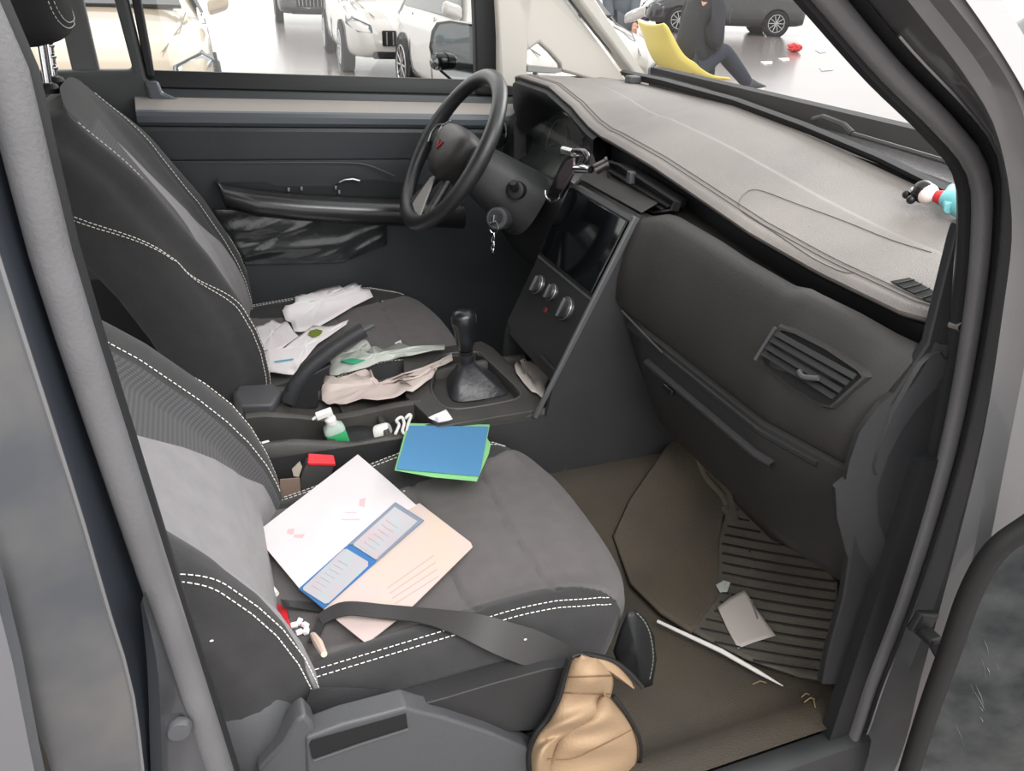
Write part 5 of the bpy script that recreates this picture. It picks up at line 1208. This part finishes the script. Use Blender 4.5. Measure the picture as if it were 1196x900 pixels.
# ================================================================ hall beyond the windows
wcar=mat('white_car_paint',(184,180,177),.18,coat=1,spec=.6); ccar=mat('cream_car_paint',(182,168,148),.2,coat=1,spec=.6); tyre=mat('tyre_black',(30,30,32),.7); alloy=mat('alloy_silver',(178,178,182),.25,metal=.9)
arch=mat('arch_black',(18,18,19),.8); lamp_in=mat('lamp_chrome',(96,100,106),.15,metal=.9); cglass=mat('car_dark_glass',(34,38,42),.05,spec=.8)
def make_car(name,label,loc,rot,pm,scale=1.0,group=None):
    """length along +x (front at +x), origin on the ground in the middle"""
    t=thing(name,label,'car',loc,rot,group); t.scale=(scale,)*3
    L,Wd=4.5,1.8
    # station: x, half width, sill z, belt z, top z, top half width
    ST=[(-2.25,.62,.45,.75,.78,.55),(-2.20,.76,.30,.85,.95,.66),(-2.0,.84,.26,.92,1.05,.70),(-1.6,.89,.24,.95,1.32,.64),(-1.0,.90,.22,.95,1.45,.62),(-.2,.90,.22,.94,1.48,.62),(.5,.90,.22,.93,1.36,.60),(1.05,.90,.22,.92,1.02,.66),(1.5,.89,.24,.88,.94,.70),(1.9,.86,.25,.80,.86,.66),(2.12,.78,.26,.68,.74,.58),(2.24,.60,.32,.52,.60,.45)]
    b=BM(); rows=[]
    def cs(x):
        v=[interp(x,[s[0] for s in ST],[s[k] for s in ST]) for k in range(1,6)]; w,z0,zb,zt,wt=v; P=[]
        half=[(0,z0),(w*.8,z0),(w*.97,z0+.06),(w,z0+(zb-z0)*.45),(w*.985,zb-.07),(w*.94,zb),(lerp(w*.94,wt,.5),lerp(zb,zt,.55)),(wt,zt-.04),(wt*.8,zt),(0,zt+.015)]
        P=[Vector((x,y,z)) for y,z in half]+[Vector((x,-y,z)) for y,z in half[-2:0:-1]]
        return cr(P,3,closed=True)
    xs=[-2.25+4.49*k/60 for k in range(61)]
    grid(b,[cs(x) for x in xs],closed=True,cap=True); fixn(b); obj('body',b,pm,t,world=False,angle=45)
    # glasshouse: side windows and windscreens a little proud of the shell
    for sg in (-1,1):
        b=BM(); prism(b,[Vector((x,sg*y,z)) for x,y,z in ((-1.55,.80,1.0),(.85,.835,.99),(.45,.72,1.27),(-.1,.66,1.39),(-1.0,.66,1.37),(-1.4,.70,1.22))],(0,sg*.03,0)); obj('side_window',b,cglass,t,world=False)
    b=BM(); prism(b,[Vector((x,y,z)) for x,y,z in ((1.08,-.68,1.03),(1.08,.68,1.03),(.48,.56,1.37),(.48,-.56,1.37))],(.02,0,.03)); obj('windscreen',b,cglass,t,world=False)
    for sx in (1.38,-1.36):
        for sg in (-1,1):
            F=Matrix.Translation((sx,sg*.80,.33))@Matrix.Rotation(math.radians(-90*sg),4,'X')
            b=BM(); lathe(b,[(.0,.112),(.375,.112),(.375,.02),(.0,.02)],F,36); obj('wheel_arch',b,arch,t,world=False)
            b=BM(); lathe(b,[(.22,.09),(.235,.128),(.30,.132),(.33,.10),(.33,-.06),(.0,-.06)],F,36); wh=obj('wheel',b,tyre,t,world=False)
            b=BM(); tube(b,[F@Vector((.225*math.cos(a),.225*math.sin(a),.122)) for a in [2*math.pi*k/36 for k in range(36)]],.014,8,closed=True)
            for k in range(10):
                a=2*math.pi*k/10; tube(b,[F@Vector((.03*math.cos(a),.03*math.sin(a),.115)),F@Vector((.22*math.cos(a),.22*math.sin(a),.125))],[.016,.012],6)
            lathe(b,[(0,.125),(.045,.122),(.05,.10)],F,16); o=obj('rim',b,alloy,t,world=False); o.parent=wh
    for sg in (-1,1):
        q=[(1.62,.80,.80),(2.02,.72,.74),(2.17,.52,.66),(2.20,.50,.56),(2.12,.70,.57),(1.86,.835,.66)]
        b=BM(); prism(b,[Vector((x,sg*(y+.035),z+.02)) for x,y,z in q],(.03,sg*.015,.005)); hl=obj('headlight',b,lamp_in,t,world=False,bevel=.01)
        b=BM(); prism(b,[Vector((x+.03,sg*(y+.055),z+.022)) for x,y,z in ((1.68,.79,.775),(2.0,.72,.72),(2.14,.53,.645),(2.14,.55,.585),(2.08,.69,.60),(1.88,.80,.67))],(.012,sg*.005,.003)); o=obj('lens',b,mat('lamp_lens',(214,220,226),.08,metal=.4) if 'lamp_lens' not in MATS else MATS['lamp_lens'],t,world=False,bevel=.006); o.parent=hl
        b=BM(); ball(b,(2.03,sg*.73,.66),(.055,.05,.045),seg=14); o=obj('projector',b,cglass,t,world=False); o.parent=hl
        b=BM(); prism(b,[Vector((.95,sg*.90,.96)),Vector((1.1,sg*.90,1.0)),Vector((1.1,sg*1.08,1.06)),Vector((.98,sg*1.08,1.02))],(0,0,.11)); obj('door_mirror',b,pm,t,world=False,bevel=.03)
    b=BM(); box(b,(2.235,0,.52),(.06,.84,.20)); gr=obj('grille',b,arch,t,world=False,bevel=.02)
    b=BM(); 
    for k in range(9): box(b,(2.27,-.36+.09*k,.52),(.02,.02,.17))
    o=obj('grille_bars',b,alloy,t,world=False); o.parent=gr
    b=BM(); box(b,(2.2,0,.30),(.10,1.1,.10)); obj('lower_intake',b,arch,t,world=False,bevel=.02)
    # shut lines
    for sg in (-1,1):
        b=BM(); tube(b,[Vector((2.1,sg*.50,.775)),Vector((1.6,sg*.66,.93)),Vector((1.1,sg*.71,1.0))],.006,4); obj('bonnet_line',b,mat('shut_line_grey',(120,116,110),.6) if 'shut_line_grey' not in MATS else MATS['shut_line_grey'],t,world=False)
        for x in (1.0,-.05,-1.0):
            b=BM(); tube(b,[Vector((x,sg*.895,.3)),Vector((x,sg*.905,.6)),Vector((x,sg*.86,.95))],.005,4); obj('door_line',b,MATS['shut_line_grey'],t,world=False)
    b=BM()
    return t
def copy_tree(o,parent=None):
    c=o.copy(); COL.objects.link(c); c.parent=parent
    for ch in list(o.children):
        copy_tree(ch,c)
    return c
GR=GZ
make_car('parked_car','white car beyond the windscreen with its side and wheel seen through the driver window',(3.42,7.75,GR),math.radians(-90),wcar)
make_car('parked_car','second white car farther back whose front wheel shows at the top of the driver window',(3.15,12.75,GR),math.radians(-94),wcar)
make_car('parked_car','cream car facing the driver window with one large headlight visible',(-.66,8.0,GR),math.radians(-90),ccar)
blk=mat('black_car_paint',(26,28,32),.15,coat=1)
kc=make_car('parked_car','black car in the distance at the top of the driver window',(3.3,23.0,GR),math.radians(-95),blk)
make_car('parked_car','dark car far off beyond the windscreen above the red bag',(14.6,20.2,GR),math.radians(160),blk)
make_car('parked_car','dark green car outside at the upper right corner of the photo',(8.1,3.1,GR),math.radians(-8),mat('dark_green_paint',(30,44,42),.2,coat=1))
make_car('parked_car','added black car out of view, reflected only in the driver side mirror',(-5.2,2.9,GR),math.radians(4),blk)  # extra car out of view, gives the driver mirror something dark to reflect
# ---- red bag and paper bits on the hall floor
p=at(928,55,'z',GZ+.1); b=BM(); rnd=random.Random(3)
bmesh.ops.create_icosphere(b,subdivisions=3,radius=.16)
for v in b.verts: v.co*= .75+rnd.random()*.4; v.co.z=v.co.z*.6
bmesh.ops.translate(b,verts=b.verts,vec=(p.x,p.y,GZ+.09)); tag(obj('red_bag',b,mat('red_plastic',(226,60,60),.4),None,angle=20),'small crumpled red bag alone on the pale hall floor','bag')
for k,(x,y,w) in enumerate(((960,83,14),(893,76,9),(915,72,6),(958,62,5))):
    p=at(x,y,'z',GZ+.004); q=at(x+w,y-4,'z',GZ+.004); b=BM(); prism(b,[p,(p+q)/2+Vector((0,.25,0)),q,(p+q)/2-Vector((0,.12,0))],(0,0,.01))
    tag(obj('floor_paper',b,paper,smooth=False),['longest white paper strip on the hall floor right of the red bag','white paper bit on the hall floor near the shoe','small white bit on the hall floor left below the red bag','tiny white bit on the hall floor just beside the red bag'][k],'paper')
# ---- yellow shell chair
ye=mat('yellow_shell',(222,204,110),.45,spec=.4)
Yc=5.3
def cp(px,py,dy=0): return at(px,py,'y',Yc)+Vector((0,dy,0))
ch=thing('yellow_chair','yellow moulded shell chair with the seated person, beyond the windscreen','chair',(at(800,90,'y',Yc).x,Yc,GZ))
prof=[(765,30),(772,34),(781,36),(786,48),(789,62),(795,75),(806,81),(825,82),(836,84)]
prof=[(758,28),(762,45),(766,62),(775,78),(790,88),(812,93),(836,90)]
b=BM(); rows=[]
PP=cr([(a,c,0) for a,c in prof],4)
for i,p in enumerate(PP):
    t=i/(len(PP)-1); w=interp(t,[0,.08,.3,.6,1],[.22,.25,.26,.26,.22]); up=interp(t,[0,.3,.6,.9,1],[.03,.10,.14,.06,.02]); r=[]
    c=at(p.x,p.y,'y',Yc)
    for j in range(13):
        s=-1+2*j/12; r.append(c+Vector((up*.55*abs(s)**2.5, s*w, up*.8*abs(s)**2.5)))
    rows.append(r)
grid(b,rows); fixn(b); o=obj('seat_shell',b,ye,ch,angle=70); s=o.modifiers.new('thickness','SOLIDIFY'); s.thickness=.014
wood=mat('pale_wood_leg',(226,214,190),.5)
for sx in (-1,1):
    for sy in (-1,1):
        a_=at(808,92,'y',Yc)+Vector((sx*.12,sy*.12,-.02)); b=BM(); tube(b,[a_,Vector((a_.x+sx*.09,a_.y+sy*.08,GZ))],[.018,.011],10); obj('leg',b,wood,ch,label='pale wooden leg')
# ---- people
def skin_figure(name,verts,edges,rad,m,parent,root=0,sub=2):
    me=bpy.data.meshes.new(name); me.from_pydata([tuple(v) for v in verts],edges,[]); o=bpy.data.objects.new(name,me); COL.objects.link(o)
    if parent: 
        o.parent=parent; inv=wm(parent).inverted(); me.transform(inv)
    sk=o.modifiers.new('skin','SKIN'); 
    if not me.skin_vertices: 
        with bpy.context.temp_override(object=o,active_object=o): bpy.ops.mesh.customdata_skin_add()
    for i,r in enumerate(rad):
        s=me.skin_vertices[0].data[i]; s.radius=(r if isinstance(r,tuple) else (r,r)); s.use_root=(i==root)
    ss=o.modifiers.new('smooth','SUBSURF'); ss.levels=sub; ss.render_levels=sub
    me.materials.append(m); sk.use_smooth_shade=True
    return o
skinm=mat('skin_tone',(214,160,138),.55); coat=mat('black_coat',(38,39,44),.8,bump=.5,bscale=30); jeans=mat('dark_trousers',(46,50,62),.85); grey_top=mat('grey_blue_coat',(96,104,112),.8); hairm=mat('black_hair',(24,20,20),.6); sole=mat('white_sole',(234,232,226),.5); shoe=mat('grey_sneaker',(66,68,72),.7)
def person(name,label,J,coatm,legm):
    """J: joint dict in world coordinates; one continuous body surface, clothes as children"""
    t=thing(name,label,'person',J['base'])
    V=[];E_=[];R_=[]; idx={}
    def add(k,p,r,par=None):
        idx[k]=len(V); V.append(Vector(p)); R_.append(r)
        if par is not None: E_.append((idx[par],idx[k]))
    add('pel',J['pelvis'],(.15,.12)); add('waist',J['pelvis'].lerp(J['chest'],.45),(.145,.11),'pel'); add('chest',J['chest'],(.18,.125),'waist'); add('neckb',J['neck'],.062,'chest'); add('neck',J['neck'].lerp(J['head'],.45),.055,'neckb')
    add('headb',J['head'].lerp(J['neck'],.25),(.07,.08),'neck'); add('head',J['head'],(.085,.10),'headb'); add('crown',J['head']+(J['head']-J['neck']).normalized()*.10,(.06,.07),'head')
    for s in 'LR':
        add('sh'+s,J['sh'+s],.055,'chest'); add('el'+s,J['el'+s],.036,'sh'+s); add('wr'+s,J['wr'+s],.024,'el'+s)
        add('hip'+s,J['hip'+s],.08,'pel'); add('kn'+s,J['kn'+s],.05,'hip'+s); m_=J['kn'+s].lerp(J['an'+s],.35); add('cf'+s,m_,.046,'kn'+s); add('an'+s,J['an'+s],.034,'cf'+s)
    skin_figure('body',V,E_,R_,skinm,t)
    # clothes follow the same joints, slightly larger
    V=[];E_=[];R_=[];idx={}
    add('pel',J['pelvis']+Vector((0,0,-.03)),(.215,.18)); add('waist',J['pelvis'].lerp(J['chest'],.45),(.205,.17),'pel'); add('chest',J['chest'],(.23,.18),'waist'); add('neckb',J['chest'].lerp(J['neck'],1.0),.10,'chest'); add('collar',J['neck'].lerp(J['head'],.4),.092,'neckb')
    for s in 'LR': add('sh'+s,J['sh'+s],.10,'chest'); add('el'+s,J['el'+s],.082,'sh'+s); add('wr'+s,J['el'+s].lerp(J['wr'+s],.98),.048,'el'+s)
    skin_figure('coat',V,E_,R_,coatm,t)
    V=[];E_=[];R_=[];idx={}
    add('pel',J['pelvis']+Vector((0,0,-.02)),(.17,.14))
    for s in 'LR': add('hip'+s,J['hip'+s],.115,'pel'); add('kn'+s,J['kn'+s],.085,'hip'+s); add('cf'+s,J['kn'+s].lerp(J['an'+s],.35),.078,'kn'+s); add('an'+s,J['kn'+s].lerp(J['an'+s],1.02),.058,'cf'+s)
    skin_figure('trousers',V,E_,R_,legm,t)
    hd=J['head']; up=(J['head']-J['neck']).normalized(); fw=J['face']
    b=BM(); ball(b,hd+up*.045-fw*.022,(.098,.088,.10),frame((0,0,0),up,fw).to_3x3().to_4x4(),seg=20); obj('hair',b,hairm,t)
    F=frame(hd,fw,up)
    b=BM(); tube(b,[F@Vector((0,.005,.085)),F@Vector((0,-.022,.108)),F@Vector((0,-.03,.09))],[.008,.013,.008],8); obj('nose',b,skinm,t)
    for sx in (-1,1): b=BM(); ball(b,F@Vector((sx*.032,.01,.082)),(.011,.007,.008),seg=10); obj('eye',b,hairm,t)
    b=BM(); tube(b,[F@Vector((-.024,-.055,.080)),F@Vector((0,-.055,.09)),F@Vector((.024,-.055,.080))],.006,6); obj('mouth',b,mat('lip',(170,96,90),.5) if 'lip' not in MATS else MATS['lip'],t)
    for s in 'LR':
        d=(J['wr'+s]-J['el'+s]).normalized(); side=d.cross(Vector((0,0,1))).normalized(); nrm=side.cross(d)
        V=[];E_=[];R_=[];idx={}
        w=J['wr'+s]; add('w',w,.028); add('p',w+d*.05,(.034,.018),'w'); add('k',w+d*.085,(.038,.014),'p')
        for f,(o_,l) in enumerate(((-.030,.062),(-.010,.074),(.010,.070),(.028,.055))):
            a_=w+d*.09+side*o_; add('f%d'%f,a_,.0095,'k'); add('g%d'%f,a_+d*l*.5+nrm*-.008,.009,'f%d'%f); add('h%d'%f,a_+d*l*.9-nrm*.026,.007,'g%d'%f)
        add('t0',w+d*.03+side*-.038,.011,'p'); add('t1',w+d*.065+side*-.055-nrm*.01,.009,'t0')
        skin_figure('hand',V,E_,R_,skinm,t,sub=1)
        fd=J['foot'+s]; an=J['an'+s]; upf=(J['kn'+s]-an).normalized()
        F2=frame(an-upf*.05,fd,upf)
        b=BM(); rows=[]
        for z,w_,h_ in ((-.07,.025,.03),(-.06,.036,.045),(0,.042,.055),(.07,.046,.035),(.13,.044,.022),(.17,.03,.014),(.185,.008,.006)):
            rows.append([F2@Vector((w_*math.cos(a),-.02+h_+h_*math.sin(a)-.01,z)) for a in [2*math.pi*k/16 for k in range(16)]])
        grid(b,rows,closed=True,cap=True); fixn(b); sh_=obj('shoe',b,shoe,t)
        b=BM(); prism(b,[F2@Vector((x,-.035,z)) for x,z in ((-.035,-.07),(.035,-.07),(.048,.07),(.04,.15),(0,.19),(-.04,.15),(-.048,.07))],(F2.to_3x3()@Vector((0,.022,0)))); obj('sole',b,sole,sh_,label='white sole')
    return t
def q3(px,py,dy=0):
    return at(px,py,'y',Yc+dy)
pelv=at(806,74,'y',Yc); 
J=dict(base=Vector((pelv.x,Yc,GZ)),pelvis=pelv,face=Vector((.8,.5,-.2)).normalized())
J['chest']=pelv+Vector((.04,0,.36)); J['neck']=pelv+Vector((.07,0,.54)); J['head']=pelv+Vector((.13,.03,.70))
J['shL']=J['chest']+Vector((.02,.19,.10)); J['shR']=J['chest']+Vector((.02,-.19,.10))
J['elL']=J['shL']+Vector((.02,.06,-.27)); J['elR']=J['shR']+Vector((.0,-.06,-.27)); J['wrL']=pelv+Vector((.22,.05,.17)); J['wrR']=pelv+Vector((.22,-.06,.16))
J['hipL']=pelv+Vector((.04,.09,-.02)); J['hipR']=pelv+Vector((.04,-.09,-.02))
J['knR']=q3(843,58,-.05); J['anR']=q3(874,98,.02); J['footR']=Vector((.95,.15,.10)).normalized()
J['knL']=q3(828,72,.10); J['anL']=Vector((q3(826,100).x,Yc+.08,GZ+.09)); J['footL']=Vector((.9,.3,0)).normalized()
person('seated_person','person in black coat and dark trousers sitting with a crossed leg on the yellow chair',J,coat,jeans)
# second person standing behind the white car, only arm and side in view
Y2=8.6
def q4(px,py,dy=0): return at(px,py,'y',Y2+dy)
wr=q4(741,26); base=Vector((wr.x-.05,Y2+.25,GZ)); pelv=base+Vector((0,0,.92))
J=dict(base=base,pelvis=pelv,face=Vector((.3,-.9,-.3)).normalized(),chest=pelv+Vector((0,0,.38)),neck=pelv+Vector((0,-.01,.56)),head=pelv+Vector((.01,-.05,.73)))
J['shL']=J['chest']+Vector((.19,0,.1)); J['shR']=J['chest']+Vector((-.19,0,.1)); J['elL']=wr+Vector((.04,.12,.26)); J['wrL']=wr; J['elR']=J['shR']+Vector((-.05,0,-.28)); J['wrR']=J['elR']+Vector((.03,-.12,-.22))
J['hipL']=pelv+Vector((.09,0,-.03)); J['hipR']=pelv+Vector((-.09,0,-.03)); J['knL']=J['hipL']+Vector((.01,-.02,-.42)); J['knR']=J['hipR']+Vector((-.01,-.02,-.42)); J['anL']=J['knL']+Vector((0,.02,-.38)); J['anR']=J['knR']+Vector((0,.02,-.38)); J['footL']=Vector((.2,-1,0)).normalized(); J['footR']=Vector((-.1,-1,0)).normalized()
person('standing_person','person in grey blue coat standing behind the white car, hand beside the yellow chair',J,grey_top,grey_top)
